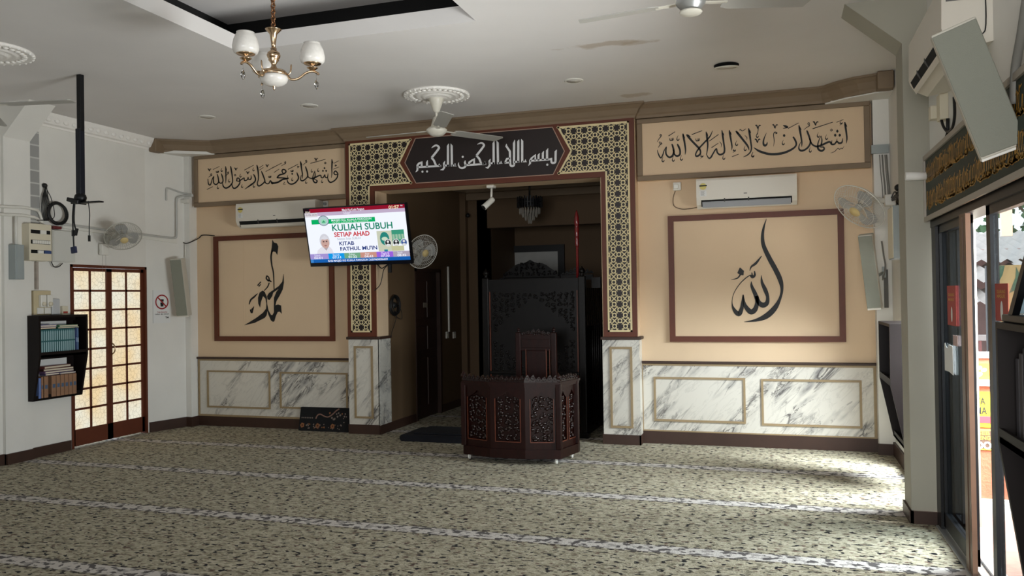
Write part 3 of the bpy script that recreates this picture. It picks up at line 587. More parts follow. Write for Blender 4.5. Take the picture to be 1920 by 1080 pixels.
# ------------------------------------------------------------------ carved surround of the niche
YA = 8.13
t = thing('niche_surround', 'brown and pale gold carved lattice surround framing the dark niche opening', 'door surround', (-2.94, YA, 1.08))
def PA(u, v, y=YA): q = wy(u, v, y); return (q.x, q.z)
xo0, xo1, xi0, xi1, zt, zl, zb = -4.562, -1.327, -4.215, -1.668, 3.285, 2.69, 1.08
def plate(b, pts, y, d): b.prism([Vector((x, y-d, z)) for x, z in pts], (0, d, 0))
b = MB(); plate(b, [(xo0, zb), (xi0, zb), (xi0, zl), (xi1, zl), (xi1, zb), (xo1, zb), (xo1, zt), (xo0, zt)], YA, .03)
part('frame', b, M_frame, t, 'red-brown frame')
def lattice_cells(b, inside, yf, cell=.1105, x0=-1.5, z0=1.185):
    """pierced star lattice: gold rings, struts and rosettes over the dark backing"""
    y = yf
    def strip(p, q, w):
        d = (q[0]-p[0], q[1]-p[1]); L_ = math.hypot(*d); nx, nz = -d[1]/L_*w/2, d[0]/L_*w/2
        if inside(*p) and inside(*q): b.b.faces.new([b.b.verts.new((x, y, z)) for x, z in ((p[0]-nx, p[1]-nz), (q[0]-nx, q[1]-nz), (q[0]+nx, q[1]+nz), (p[0]+nx, p[1]+nz))])
    def ring(cx, cz, r0, r1, n):
        for k in range(n):
            a0, a1 = 2*math.pi*k/n, 2*math.pi*(k+1)/n; q = [(cx+r*math.cos(a), cz+r*math.sin(a)) for r, a in ((r0, a0), (r1, a0), (r1, a1), (r0, a1))]
            if all(inside(*p) for p in q): b.b.faces.new([b.b.verts.new((x, y, z)) for x, z in q])
    for i in range(-32, 33):
        for j in range(-1, 22):
            cx, cz = x0+i*cell, z0+j*cell
            if not any(inside(cx+cell*p, cz+cell*q) for p in (-.5, 0, .5) for q in (-.5, 0, .5)): continue
            ring(cx+cell*.5, cz, cell*.13, cell*.225, 12); ring(cx, cz+cell*.5, cell*.13, cell*.225, 12)
            for sx in (-1, 1):
                for sz in (-1, 1):
                    strip((cx+sx*cell*.36, cz+sz*cell*.16), (cx+sx*cell*.16, cz+sz*cell*.36), cell*.088)
                    strip((cx+sx*cell*.255, cz+sz*cell*.255), (cx+sx*cell*.43, cz+sz*cell*.43), cell*.088)
                    strip((cx+sx*cell*.255, cz+sz*cell*.255), (cx+sx*cell*.17, cz+sz*cell*.17), cell*.06)
            ring(cx+cell*.5, cz+cell*.5, cell*.0, cell*.10, 8)
gz0, gz1, gzl = 1.13, 3.232, 2.745
tipL = PA(752, 306); tL0 = PA(774, 256); tL1 = PA(775, 355); tipR = PA(1071, 284.5); tR0 = PA(1045.5, 233); tR1 = PA(1047, 338)
hz = (tipL[1]+tipR[1])/2
gw = .048
def edge_x(z, tip, e0): return tip[0]+(e0[0]-tip[0])*abs(z-hz)/(gz1-hz)
for side in (0, 1):
    if side == 0:
        xa, xb = xo0+gw, xi0-gw; tip = tipL; e0 = tL0
        out = [(xa, gz0), (xb, gz0), (xb, gzl), (e0[0], gzl), (tip[0], hz), (e0[0], gz1), (xa, gz1)]
        ins = lambda x, z: (xa+.006 < x < xb-.006 and gz0+.006 < z < gz1-.006) or (xa+.006 < x < edge_x(z, tip, e0)-.012 and gzl+.006 < z < gz1-.006)
        cx0 = (xa+xb)/2; ins_all = lambda x, z: (xa < x < xb and gz0 < z < gz1) or (xa < x < edge_x(z, tip, e0) and gzl < z < gz1)
    else:
        xa, xb = xi1+gw, xo1-gw; tip = tipR; e0 = tR0
        out = [(xb, gz0), (xb, gz1), (e0[0], gz1), (tip[0], hz), (e0[0], gzl), (xa, gzl), (xa, gz0)]
        ins = lambda x, z: (xa+.006 < x < xb-.006 and gz0+.006 < z < gz1-.006) or (edge_x(z, tip, e0)+.012 < x < xb-.006 and gzl+.006 < z < gz1-.006)
        cx0 = (xa+xb)/2; ins_all = lambda x, z: (xa < x < xb and gz0 < z < gz1) or (edge_x(z, tip, e0) < x < xb and gzl < z < gz1)
    b = MB(); plate(b, out, YA-.03, .003); slot(b, 1); lattice_cells(b, ins, YA-.0365, x0=cx0)
    for i_ in range(len(out)):    # gold border strip along the outline
        p, q = Vector((*out[i_], 0)), Vector((*out[(i_+1) % len(out)], 0)); d = (q-p).normalized(); nn = Vector((-d.y, d.x, 0))
        mid = (p+q)/2+nn*.01; nn = nn if ins_all(mid.x, mid.y) else -nn
        b.prism([Vector((v.x, YA-.037, v.y)) for v in (p, q, q+nn*.018, p+nn*.018)], (0, .004, 0))
    part('lattice', b, [M_lattice, M_darkpanel], t, 'pale gold star lattice')
ix = .062
hexo = [(tipL[0]+ix, hz), (tL0[0]+ix*.75, gz1), (tR0[0]-ix*.75, gz1), (tipR[0]-ix, hz), (tR0[0]-ix*.75, gzl), (tL0[0]+ix*.75, gzl)]
b = MB(); plate(b, hexo, YA-.03, .004); brd = part('name_board', b, M_darkpanel, t, 'dark brown six-sided board')
b = MB(); e = .012
for i in range(6):
    p, q = Vector((*hexo[i], 0)), Vector((*hexo[(i+1) % 6], 0)); d = (q-p).normalized(); n = Vector((-d.y, d.x, 0))*.004
    b.prism([Vector((v.x, YA-.037, v.y)) for v in (p-n, q-n, q+n, p+n)], (0, .004, 0))
part('board_edging', b, mat('pale_pink_edge', (170, 140, 124), .4), brd)
B1 = ['100,905@8 140,860@40 150,790@46 145,735@46 185,685@46 250,660@40 250,760@46', '150,780@48 735,750@44', '400,605@8 385,660@44 385,770@46', '690,690@8 688,745@50', '690,740@44 745,770@6', '610,740@50 555,610@50 500,545@50', '835,625@8 810,680@46 815,790@46 780,840@44 715,850@8', '815,740@44 930,740@48', '925,195@8 908,250@50 908,765@52', '978,195@8 1000,250@52 1005,765@52', '1000,738@48 1085,738@40 1120,760@6', '1085,680@8 1085,745@46', '1350,730@48 1860,700@44', '1430,720@46 1440,660@44 1510,610@44 1565,580@30 1560,700@46', '1740,690@50 1690,570@50 1620,490@50', '1830,640@8 1830,705@50', '1350,735@46 1330,660@46 1340,610@8']
B1s = ['500,545@50 660,340@50 680,280@50 620,235@46 550,260@36 495,305@8', '1620,490@50 1790,270@50 1800,210@48 1740,175@42 1640,210@10', '1180,660@8 1170,720@30 1200,780@40 1260,805@46 1330,775@46 1350,720@46']
B2 = ['0,765@44 105,775@8', '70,700@8 70,770@50', '210,640@8 185,690@46 190,800@46 140,865@40 85,855@8', '190,750@44 310,745@48', '305,195@8 288,250@52 290,770@54', '362,185@8 388,240@52 400,770@54', '395,742@48 510,755@8', '475,690@8 475,752@46', '610,265@8 605,320@48 695,450@52 700,620@52 705,770@52', '800,780@54 800,250@56 820,160@8', '705,625@40 620,640@44 590,700@46 570,750@30', '565,742@40 700,730@44', '925,155@8 905,210@56 905,730@56', '800,715@44 920,712@46', '980,145@8 1003,200@54 1003,725@54', '1000,705@46 1120,717@8', '1085,650@8 1085,708@46', '1160,810@8 1200,750@44 1200,680@46 1240,620@44 1330,545@30 1330,680@46', '1200,690@46 1690,652@46', '1440,495@8 1412,550@50 1412,680@50', '1545,440@8 1520,500@52 1520,670@52', '1650,375@8 1625,440@54 1625,665@54', '1680,650@46 1730,640@46 1730,700@50', '1835,700@52 1840,460@54 1865,410@8']
B2s = ['705,770@52 720,810@50 750,820@50 785,810@50 800,770@54', '1730,700@50 1745,735@50 1780,742@50 1820,730@50 1835,690@52']
b = MB(); YL = YA-.034
nib(b, B1, 772, 255, 13.333, YL, .004, False); nib(b, B1s, 772, 255, 13.333, YL, .004); nib(b, B2, 904, 250, 13.333, YL, .004, False); nib(b, B2s, 904, 250, 13.333, YL, .004)
for (ox, oy, x, y) in ((772, 255, 270, 893), (772, 255, 385, 888), (772, 255, 1277, 522), (904, 250, 1630, 785)):
    c = wy(ox+x/13.333, oy+y/13.333, YL); b.prism([(c.x+.0115*math.cos(k*math.pi/6), YL-.004, c.z+.0115*math.sin(k*math.pi/6)) for k in range(12)], (0, .004, 0))
part('lettering', b, M_silver, brd, 'silver angular Arabic lettering')
# ================================================================== ceiling fittings
def rose(x, y, label):
    M = Matrix.Translation((x, y, ZC)) @ Matrix.Rotation(math.pi, 4, 'X')
    b = MB(); b.lathe([(0, 0), (.305, 0), (.31, .008), (.30, .02), (.285, .024), (.27, .018), (.20, .016), (.19, .026), (.175, .03), (.16, .024), (.14, .026), (.13, .036), (.115, .04), (.10, .034), (.09, .04), (0, .042)], M, 48)
    for k in range(30):
        a = 2*math.pi*k/30; R = Matrix.Rotation(a, 3, 'Z')
        b.sphere((x+.238*math.cos(a), y+.238*math.sin(a), ZC-.018), .021, 8, (1, 1, .6))
        b.sphere((x+.296*math.cos(a), y+.296*math.sin(a), ZC-.016), .013, 6, (1, 1, .9))
    return single('ceiling_rose', b, M_plaster, label, 'ceiling rose', 'plaster ceiling roses')
def fan(x, y, zh, angs, label, glossy=False, blade_len=.66, r_hub=.095, pitch=-11):
    t = thing('ceiling_fan', label, 'ceiling fan', (x, y, zh-.05), 'ceiling fans')
    M0 = Matrix.Translation((x, y, 0))
    b = MB(); b.lathe([(.012, ZC-.175), (.03, ZC-.16), (.068, ZC-.055), (.072, ZC-.042), (.065, ZC-.035)], M0, 24)
    part('canopy', b, M_fan, t)
    b = MB(); b.tube([(x, y, zh), (x, y, ZC-.04)], .011, 10); part('downrod', b, M_fan, t)
    b = MB(); b.lathe([(.02, zh+.13), (.03, zh+.125), (.052, zh+.05), (.054, zh+.03), (.03, zh+.028)], M0, 24); part('lower_canopy', b, M_fan, t)
    b = MB(); b.lathe([(.02, zh+.035), (.07, zh+.03), (r_hub, zh+.01), (r_hub+.003, zh), (r_hub-.005, zh-.015), (r_hub-.03, zh-.04), (.035, zh-.052), (.01, zh-.053)], M0, 32)
    h = part('motor_housing', b, M_alu if glossy else M_fan, t)
    if glossy:
        b = MB(); b.lathe([(.01, zh-.058), (.055, zh-.057), (.06, zh-.05), (.055, zh-.045)], M0, 28); part('end_cap', b, M_fan, h, 'white round cap')
    for a in angs:
        a = math.radians(a); R = Matrix.Rotation(a, 3, 'Z'); Rp = R @ Matrix.Rotation(math.radians(pitch), 3, 'X')
        c0 = Vector((x, y, zh))
        b = MB(); b.obox(c0+R @ Vector((r_hub+.05, 0, 0)), (.13, .035, .006), R, .002)
        bl = part('blade_arm', b, M_fan, t)
        b = MB(); L0 = r_hub+.09; out = [(L0, -.045), (L0+.04, -.06), (r_hub+blade_len-.02, -.064), (r_hub+blade_len, -.045), (r_hub+blade_len-.03, .058), (L0+.04, .062), (L0, .045)]
        b.prism([c0+Rp @ Vector((p, q, -.002)) for p, q in out], Rp @ Vector((0, 0, .005)))
        part('blade', b, M_fanblade, t)
    return t
rose(-2.99, 7.03, 'white plaster ceiling rose above the fan in front of the niche')
rose(-5.58, 4.59, 'white plaster ceiling rose cut by the left edge of the photo')
fan(-2.995, 7.03, 3.06, [177, 57, -60], 'white three-blade ceiling fan hanging in front of the niche lettering')
rp = wz(1295, 12, 3.0); fan(rp.x, rp.y, 3.02, [172, 18, -75], 'ceiling fan with a shiny motor at the top of the photo', True, .56, .075)
rose(rp.x, rp.y, 'white plaster ceiling rose above the shiny ceiling fan')
fan(-5.63, 4.57, 2.99, [11.6, 131.6, 251.6], 'white ceiling fan at the left edge with one blade reaching into view', blade_len=.66, pitch=3)
# downlights
for (u, v, lb) in ((388, 219, 'round ceiling downlight nearest the left corner cornice'), (580, 198, 'round ceiling downlight between the chandelier and the cornice'), (1076, 151, 'round ceiling downlight right of the fan by the niche'), (1362, 122, 'round ceiling downlight sagging open at its back edge, nearest the right wall')):
    p = wz(u, v, ZC); sag = u == 1362; k = .085 if not sag else .1
    t = thing('downlight', lb, 'ceiling light', (p.x, p.y, ZC-.02), 'recessed downlights')
    if sag:
        R = Matrix.Translation((p.x, p.y, ZC-.018)) @ Matrix.Rotation(math.radians(7), 4, 'X') @ Matrix.Rotation(math.pi, 4, 'X')
        b = MB(); b.lathe([(0, -.012), (k+.002, -.012), (k+.002, -.008), (0, -.008)], Matrix.Translation((p.x, p.y, ZC)) @ Matrix.Rotation(math.pi, 4, 'X') @ Matrix.Translation((0, 0, .014)), 32); part('recess', b, M_dark, t)
    else: R = Matrix.Translation((p.x, p.y, ZC)) @ Matrix.Rotation(math.pi, 4, 'X')
    b = MB(); b.lathe([(k-.02, 0), (k, 0), (k, .004), (k-.006, .008), (k-.018, .007), (k-.02, .003)], R, 36); part('rim', b, M_plastic, t)
    b = MB(); b.lathe([(0, .001), (k-.018, .001), (k-.018, .006), (0, .006)], R, 36); part('diffuser', b, mat('unlit_diffuser', (196, 192, 186), .5), t)

# ------------------------------------------------------------------ chandelier
cx, cy = -2.872, 4.25
z_ = lambda v: wy(513, v, cy).z
t = thing('chandelier', 'brass chandelier with three white bell shades hanging from the ceiling tray', 'chandelier', (cx, cy, z_(190)))
M0 = Matrix.Translation((cx, cy, 0))
b = MB(); z = z_(58); k = 0
while z < ZC+.36:
    b.torus((cx, cy, z), .013, .0045, (1, 0, 0) if k % 2 else (0, 1, 0), 10, 6); z += .019; k += 1
part('chain', b, mat('bronze_chain', (132, 92, 62), .35, metal=.8), t)
b = MB(); za, zb_ = z_(55), z_(92); b.lathe([(.012, zb_), (.014, zb_+.03), (.022, zb_+.09), (.046, za-.004), (.049, za), (.045, za)], M0, 24); part('trumpet_cup', b, M_brass, t)
b = MB(); zt, zm = z_(90), z_(130)
b.lathe([(.014, zt), (.02, zt-.005), (.014, zt-.012), (.036, zt-.03), (.041, zt-.045), (.036, zt-.06), (.03, zt-.066), (.032, zt-.075), (.018, zt-.092), (.014, zt-.105), (.02, zt-.122), (.03, zt-.13), (.02, zt-.134)], M0, 28); part('baluster', b, M_brass, t)
zr = zt-.135
b = MB(); b.lathe([(.03, zr), (.07, zr-.004), (.082, zr-.018), (.084, zr-.034), (.076, zr-.036)], M0, 32); part('crown_ring', b, M_brass, t)
b = MB(); b.lathe([(.08, zr-.034), (.085, zr-.05), (.074, zr-.075), (.05, zr-.09), (.02, zr-.097), (.006, zr-.098)], M0, 32); part('glass_bowl', b, M_glassshade, t, 'white glass bowl')
b = MB(); b.lathe([(.003, zr-.122), (.007, zr-.115), (.008, zr-.1), (.012, zr-.095)], M0, 12); part('finial', b, M_brass, t)
crystal = bpy.data.materials.new('clear_crystal'); crystal.use_nodes = True; pb = crystal.node_tree.nodes['Principled BSDF']; pb.inputs['Transmission Weight'].default_value = 1; pb.inputs['Roughness'].default_value = .02; pb.inputs['IOR'].default_value = 1.5
for a in (262, 20, 140):
    a = math.radians(a); dx, dy = math.cos(a), math.sin(a)
    def at(r, z): return (cx+dx*r, cy+dy*r, z)
    b = MB(); b.tube(cr_spline([at(.075, zr-.02), at(.10, zr-.055), at(.145, zr-.052), at(.19, zr-.02), at(.23, zr-.008), at(.262, zr-.02), at(.268, zr-.03)], 6), .0075, 8)
    b.tube(cr_spline([at(.085, zr-.03), at(.10, zr-.01), at(.105, zr+.035)], 4), [.005]*8+[.003], 6)
    arm = part('arm', b, M_brass, t)
    Ms = Matrix.Translation(at(.232, 0)); zs = zr+.005
    b = MB(); b.lathe([(.006, zs-.012), (.03, zs+.004), (.034, zs+.008), (.012, zs+.014), (.012, zs+.022), (.05, zs+.03), (.054, zs+.035), (.03, zs+.037)], Ms, 20); part('lamp_holder', b, M_brass, t)
    b = MB(); b.lathe([(.056, zs+.034), (.068, zs+.042), (.075, zs+.06), (.075, zs+.08), (.068, zs+.115), (.056, zs+.143), (.05, zs+.15), (.052, zs+.158), (.047, zs+.158), (.046, zs+.15), (.063, zs+.11), (.069, zs+.08), (.066, zs+.05), (.05, zs+.04)], Ms, 32); part('bell_shade', b, M_glassshade, t, 'white glass bell shade')
    b = MB(); dzr = .255; b.tube([at(dzr, zr-.022), at(dzr, zr-.06)], .0012, 4); b.lathe([(.001, zr-.12), (.009, zr-.11), (.016, zr-.09), (.010, zr-.07), (.003, zr-.06)], Matrix.Translation(at(dzr, 0)), 6, False); part('crystal_drop', b, crystal, arm, 'clear crystal drop')

# ------------------------------------------------------------------ empty television pole on the left
px, py = wz(152, 140, ZC).x, wz(152, 140, ZC).y
zb_ = wy(148, 378, py).z
t = thing('ceiling_pole_mount', 'black ceiling pole with an empty screen bracket and dangling cables, left', 'pole mount', (px, py, zb_))
b = MB(); b.obox((px-.01, py, (ZC+2.93)/2), (.042, .042, ZC-2.93), None, .004); part('upper_pole', b, M_blackmetal, t)
b = MB(); b.obox((px-.018, py, (2.95+zb_+.05)/2), (.05, .05, 2.95-zb_-.05), None, .004); part('lower_pole', b, mat('blue_black_metal', (26, 28, 38), .4, metal=.3), t)
b = MB(); b.sphere((px-.02, py, zb_+.03), .05, 12, (1, 1, .9)); b.obox((px+.05, py, zb_-.012), (.30, .05, .012), None, .003); b.obox((px-.06, py, zb_+.005), (.12, .10, .035), Euler((0, .25, 0)).to_matrix(), .006); part('tilt_bracket', b, M_blackmetal, t)
b = MB(); zc = zb_-.03
b.tube(cr_spline([(px-.09, py, zb_), (px-.105, py, zb_-.12), (px-.10, py, zb_-.28), (px-.095, py, zb_-.38)], 5), .006, 6); b.obox((px-.10, py, zb_-.26), (.018, .018, .05)); 
b.tube(cr_spline([(px-.08, py, zb_), (px-.09, py, zb_-.15), (px-.075, py, zb_-.23)], 5), .006, 6); b.obox((px-.07, py, zb_-.25), (.022, .018, .06), Euler((0, .3, 0)).to_matrix())
b.tube(cr_spline([(px+.06, py, zb_), (px+.075, py, zb_-.1), (px+.07, py, zb_-.2), (px+.068, py, zb_-.3)], 5), .004, 6); b.obox((px+.068, py, zb_-.31), (.014, .014, .05))
part('cables', b, M_cable, t); b = MB(); b.obox((px-.095, py, zb_-.40), (.05, .02, .055), Euler((0, -.15, 0)).to_matrix(), .003); part('blue_plug', b, mat('navy_plug', (30, 38, 70), .5), t)

# ================================================================== split air conditioners
M_ac = mat('ac_white', (214, 208, 196), .4, spec=.5); M_vent = mat('ac_vent_grey', (150, 152, 156), .45)
def aircon(label, a, w, h, d, O3, X3, N3, slot_dark, group='wall air conditioners', sticker=None):
    """O3 = lower left corner at the wall, X3 along, N3 out from the wall"""
    X3, N3 = Vector(X3), Vector(N3); Zv = Vector((0, 0, 1)); O3 = Vector(O3)
    P = lambda x, n, z: O3+X3*x+N3*n+Zv*z
    t = thing('air_conditioner', label, 'air conditioner', P(w/2, 0, 0), group)
    prof = [(0, .02), (d*.55, 0), (d*.86, .035), (d*.97, .075), (d, .10), (d*.98, h-.02), (d*.94, h), (0, h)]
    b = MB(); b.prism([P(0, n, z) for n, z in prof], X3*w, False); part('casing', b, M_ac, t)
    # outlet slot and louvre along the lower front edge
    b = MB(); b.prism([P(.045, d*.80, .028), P(.045, d*.975, .073), P(.045, d*.985, .078), P(.045, d*.86, .016)], X3*(w-.09)); sl = part('outlet_slot', b, M_dark, t, 'dark air outlet')
    b = MB(); b.prism([P(.055, d*.84, .016), P(.055, d*.955 if not slot_dark else d*.90, .062 if not slot_dark else .04), P(.055, d*.97 if not slot_dark else d*.92, .054 if not slot_dark else .034), P(.055, d*.86, .006)], X3*(w-.11)); part('louvre', b, M_vent if not slot_dark else M_ac, t)
    for k in (.28, .52):
        b = MB(); b.prism([P(w*k, d*.86, .02), P(w*k, d*1.0, .066), P(w*k, d*1.0, .088), P(w*k, d*.9, .05)], X3*.012)
        part('louvre_hinge', b, mat('dark_grey_plastic', (60, 58, 56), .5), t)
    if sticker is not None:
        x = .03; n = d+.001
        b = MB(); b.prism([P(x+.035+.032*math.cos(q*math.pi/10), n, h-.075+.032*math.sin(q*math.pi/10)) for q in range(20)], N3*.001); st = part('energy_label', b, mat('label_yellow', (206, 190, 110), .6), t, 'round energy label')
        b = MB(); b.prism([P(x, n+.001, h-.075), P(x+.072, n+.001, h-.075), P(x+.072, n+.001, h-.062), P(x, n+.001, h-.062)], N3*.001); part('label_band', b, M_ink, st)
        b = MB(); b.prism([P(x+.004, n, h-.17), P(x+.066, n, h-.17), P(x+.066, n, h-.115), P(x+.004, n, h-.115)], N3*.001); part('spec_label', b, M_paper, t)
        b = MB()
        for q in range(5): b.prism([P(x+.012, n+.0012, h-.125-q*.009), P(x+.05-.006*(q % 2), n+.0012, h-.125-q*.009), P(x+.05-.006*(q % 2), n+.0012, h-.122-q*.009), P(x+.012, n+.0012, h-.122-q*.009)], N3*.0005)
        part('printed_lines', b, mat('faint_grey_print', (130, 128, 122), .6), t); b = MB(); b.prism([P(w*.48, n, h*.42), P(w*.48+.03, n, h*.42), P(w*.48+.03, n, h*.46), P(w*.48, n, h*.46)], N3*.001)
        part('maker_badge', b, mat('faint_grey_print', (130, 128, 122), .6), t)
    return t, P
def ac_back(u0, v0, u1, v1, label, dark):
    d = .21; yf = YB-d; a = wy(u0, v0, yf); c = wy(u1, v1, yf)
    return aircon(label, 0, c.x-a.x, .285, d, (a.x, YB, a.z), (1, 0, 0), (0, -1, 0), dark, sticker=True)
ac_back(1306, 391, 1495, 384, 'white split air conditioner above the framed word, right of the niche', False)
ac_back(442, 428, 591, 420, 'white split air conditioner left of the niche, half behind the television', True)
tA, PA2 = aircon('large white split air conditioner over the green banner on the right wall', 0, .98, .32, .21, (XD, 5.15, 2.60), (0, -1, 0), (-1, 0, 0), True, sticker=None)
b = MB(); q = wx(1868, 60, .95); 
b.tube(cr_spline([PA2(.982, .03, .30), PA2(.985, .03, .10), PA2(.985, .05, .05), PA2(.985, .13, -.0)], 5), .003, 5); part('seam', b, M_cable, tA)
b = MB(); b.prism([PA2(.981, .12, .22), PA2(.981, .19, .22), PA2(.981, .19, .30), PA2(.981, .12, .30)], (0, -.002, 0)); part('rating_plate', b, mat('grey_plate', (96, 96, 96), .5), tA)
# power socket and lead of the right unit
a = wy(1270, 350, YB)
t = thing('wall_socket', 'white wall socket with a plug, left of the right air conditioner', 'socket', (a.x, YB, a.z-.045))
b = MB(); b.obox((a.x, YB-.018, a.z), (.078, .036, .08), None, .006); part('socket_plate', b, M_plastic, t)
b = MB(); b.obox((a.x-.008, YB-.05, a.z-.004), (.045, .03, .045), None, .006); part('plug', b, M_plastic, t)
b = MB(); pts = [wy(1266, 358, YB-.05), wy(1262, 372, YB-.02), wy(1264, 386, YB-.012), wy(1278, 392, YB-.012), wy(1296, 391, YB-.02), wy(1309, 388, YB-.06)]; b.tube(cr_spline(pts, 6), .004, 6); part('power_cord', b, mat('brown_cord', (84, 66, 50), .6), t)
a = wy(612, 383, YB); b = MB(); b.obox((a.x, YB-.015, a.z), (.07, .03, .075), None, .005); t = thing('wall_socket', 'white wall socket just above the television top edge', 'socket', (a.x, YB, a.z-.04)); part('socket_plate', b, M_plastic, t)
b = MB(); b.obox((a.x+.005, YB-.04, a.z), (.03, .03, .03), None, .005); part('plug', b, M_grey_pl, t)

# ================================================================== wall fans
def wall_fan(label, c, n, wallpt, wall_n, r=.2, mt=None, blade0=0):
    """c: cage centre, n: facing direction, wallpt: where the bracket meets the wall"""
    mt = mt or M_plastic; c = Vector(c); n = Vector(n).normalized(); A = align(n); wp = Vector(wallpt); wn = Vector(wall_n)
    t = thing('wall_fan', label, 'wall fan', wp, 'oscillating wall fans')
    Mx = A.to_4x4(); Mx.translation = c
    b = MB()
    for k in range(48):
        a = 2*math.pi*k/48; ca, sa = math.cos(a), math.sin(a)
        b.tube([Mx @ Vector((rr*ca, rr*sa, zz)) for rr, zz in ((r*.2, .07), (r*.7, .055), (r, 0))], .0015, 3, False)
        b.tube([Mx @ Vector((rr*ca, rr*sa, zz)) for rr, zz in ((r*.25, -.075), (r*.75, -.06), (r, 0))], .0015, 3, False)
    for rr, zz in ((r, 0), (r*.7, .056), (r*.45, .066), (r*.75, -.06)): b.torus(Mx @ Vector((0, 0, zz)), rr, .0045 if rr == r else .0018, n, 40, 5)
    part('cage', b, mt, t)
    b = MB(); b.lathe([(0.001, .078), (r*.2, .075), (r*.22, .066), (0.001, .064)], Mx, 24); part('badge', b, mat('fan_badge_yellow', (206, 184, 130), .5), t, 'round centre badge')
    for k in range(3):
        a0 = blade0+2*math.pi*k/3; pts = []
        for q in range(9):
            a = a0-.55+1.1*q/8; rr = r*.84*(1-.25*((q-4)/4)**4); pts.append(Mx @ Vector((rr*math.cos(a), rr*math.sin(a), .018-.036*q/8)))
        pts = [Mx @ Vector((r*.16*math.cos(a0-.8), r*.16*math.sin(a0-.8), .012))]+pts+[Mx @ Vector((r*.16*math.cos(a0+.8), r*.16*math.sin(a0+.8), -.012))]
        ctr = sum(pts, Vector())/len(pts); b = MB()
        for i in range(len(pts)-1): b.quad([pts[i], pts[i+1], ctr]); b.quad([p+n*.003 for p in (pts[i+1], pts[i], ctr)])
        part('blade', b, mat('translucent_grey_blade', (160, 160, 158), .35), t)
    b = MB(); b.lathe([(.001, .05), (.03, .045), (.034, .0), (.03, -.02), (.001, -.021)], Mx, 18); part('hub', b, M_fanblade, t)
    b = MB(); b.lathe([(.03, -.17), (.055, -.15), (.062, -.10), (.055, -.075), (.02, -.072)], Mx, 20); part('motor', b, mt, t)
    back = Mx @ Vector((0, 0, -.13)); b = MB(); out = wp+wn*.07
    b.tube(cr_spline([wp+wn*.02, out, out*.5+back*.5, back], 5), .022, 10); b.obox(wp+wn*.02, (.10, .10, .10), None, .01)
    part('bracket', b, mt, t); return t
XW = XL
c = wx(231, 443, XW+.33); wp = wx(195, 452, XW)
tf = wall_fan('grey wall fan tilted down above the frosted double door', c, (.62, -.42, -.68), (XW, wx(200, 455, XW).y, c.z-.02), (1, 0, 0), .185, mat('fan_grey_wire', (176, 174, 164), .4), 1.9)
p0 = wx(195, 468, XW+.05)
b = MB(); b.obox(p0, (.05, .09, .12), None, .008); part('speed_switch', b, M_plastic, tf)
b = MB(); b.tube([wx(192, 478, XW+.06), wx(192, 528, XW+.06)], .0015, 4); b.tube([wx(198, 478, XW+.06), wx(199, 532, XW+.06)], .0015, 4); part('pull_cord', b, M_gcable, tf)
c = wy(1611, 388, 7.75); wall_fan('white wall fan facing down to the left in the right corner', c, (-.55, -.45, -.62), (.99, 7.9, c.z+.06), (-1, 0, 0), .24, None, .6)
c = wx(792, 472, NX0+.30); wall_fan('wall fan in the dark niche beside the television', c, (.75, -.5, -.30), (NX0, c.y+.02, c.z-.06), (1, 0, 0), .2, None, .2)
PN = Vector((8.15-DY1, -(-6.79-XL), 0)).normalized(); PT = Vector((-PN.y, PN.x, 0)); PO = Vector((XL, DY1, 0))
def wp_(u, v, n=0.): d = ray(u, v); k = (PO+PN*n-O).dot(PN)/d.dot(PN); return O+d*k
# ================================================================== television
TVA, TVB, TVC = wy(568, 391, 7.80), wy(760, 380, 7.80), wy(585, 500, 7.945)
ex = (TVB-TVA); TW = ex.length; ex.normalize(); ez = (TVC-TVA); ez = ez-ex*ez.dot(ex); TH = ez.length; ez.normalize(); en = ex.cross(ez); en = -en if en.y > 0 else en
def tvp(s, tt, n=0.): return TVA+ex*(s*TW)+ez*(tt*TH)+en*n
tv = thing('television', 'wall-hung flat television tilted forward, showing a bright prayer-times poster', 'television', (TVA+TVB)/2+ez*TH+Vector((0, .05, 0)))
b = MB(); b.prism([tvp(0, 0), tvp(1, 0), tvp(1, 1), tvp(0, 1)], en*-.05); part('casing', b, M_black, tv, 'thin black casing')
b = MB(); 
for q in ((0, 0, 1, .018), (0, .935, 1, 1), (0, .018, .009, .935), (.991, .018, 1, .935)): b.prism([tvp(q[0], q[1]), tvp(q[2], q[1]), tvp(q[2], q[3]), tvp(q[0], q[3])], en*.006)
part('bezel', b, mat('gloss_black_bezel', (10, 12, 24), .15), tv)
TVM = []; TVI = {}
def tc_(rgb):
    if rgb not in TVI: TVI[rgb] = len(TVM); TVM.append(emit('screen_%02x%02x%02x' % rgb, rgb, .92))
    return TVI[rgb]
sb = MB(); sx0, sx1, sy0, sy1 = .009, .991, .018, .935
layer = [0]
def sp(s, tt, n=.001): return tvp(sx0+(sx1-sx0)*s, sy0+(sy1-sy0)*tt, n)
def face(pts, rgb):
    layer[0] += 1; f = sb.quad([sp(x, y, .0006+layer[0]*.00006) for x, y in pts]); f.material_index = tc_(rgb)
def rect(x0, y0, x1, y1, rgb): face([(x0, y0), (x1, y0), (x1, y1), (x0, y1)], rgb)
def ell(cx, cy, rx, ry, rgb, n=20): face([(cx+rx*math.cos(2*math.pi*k/n), cy+ry*math.sin(2*math.pi*k/n)) for k in range(n)], rgb)
def stext(s, x, y, h, rgb, w=None, bold=.0):
    """y is the baseline; h the capital height as a share of the screen height"""
    layer[0] += 1; n = .0006+layer[0]*.00006; tb = MB(); asp = TH*(sy1-sy0)/(TW*(sx1-sx0))
    text_mesh(tb, s, lambda a, c: sp(x+a, y-c/asp, n), h*asp, 0, 0, w, bold)
    slot(tb, tc_(rgb)); sb.add(tb.b)
W_ = (238, 242, 252)
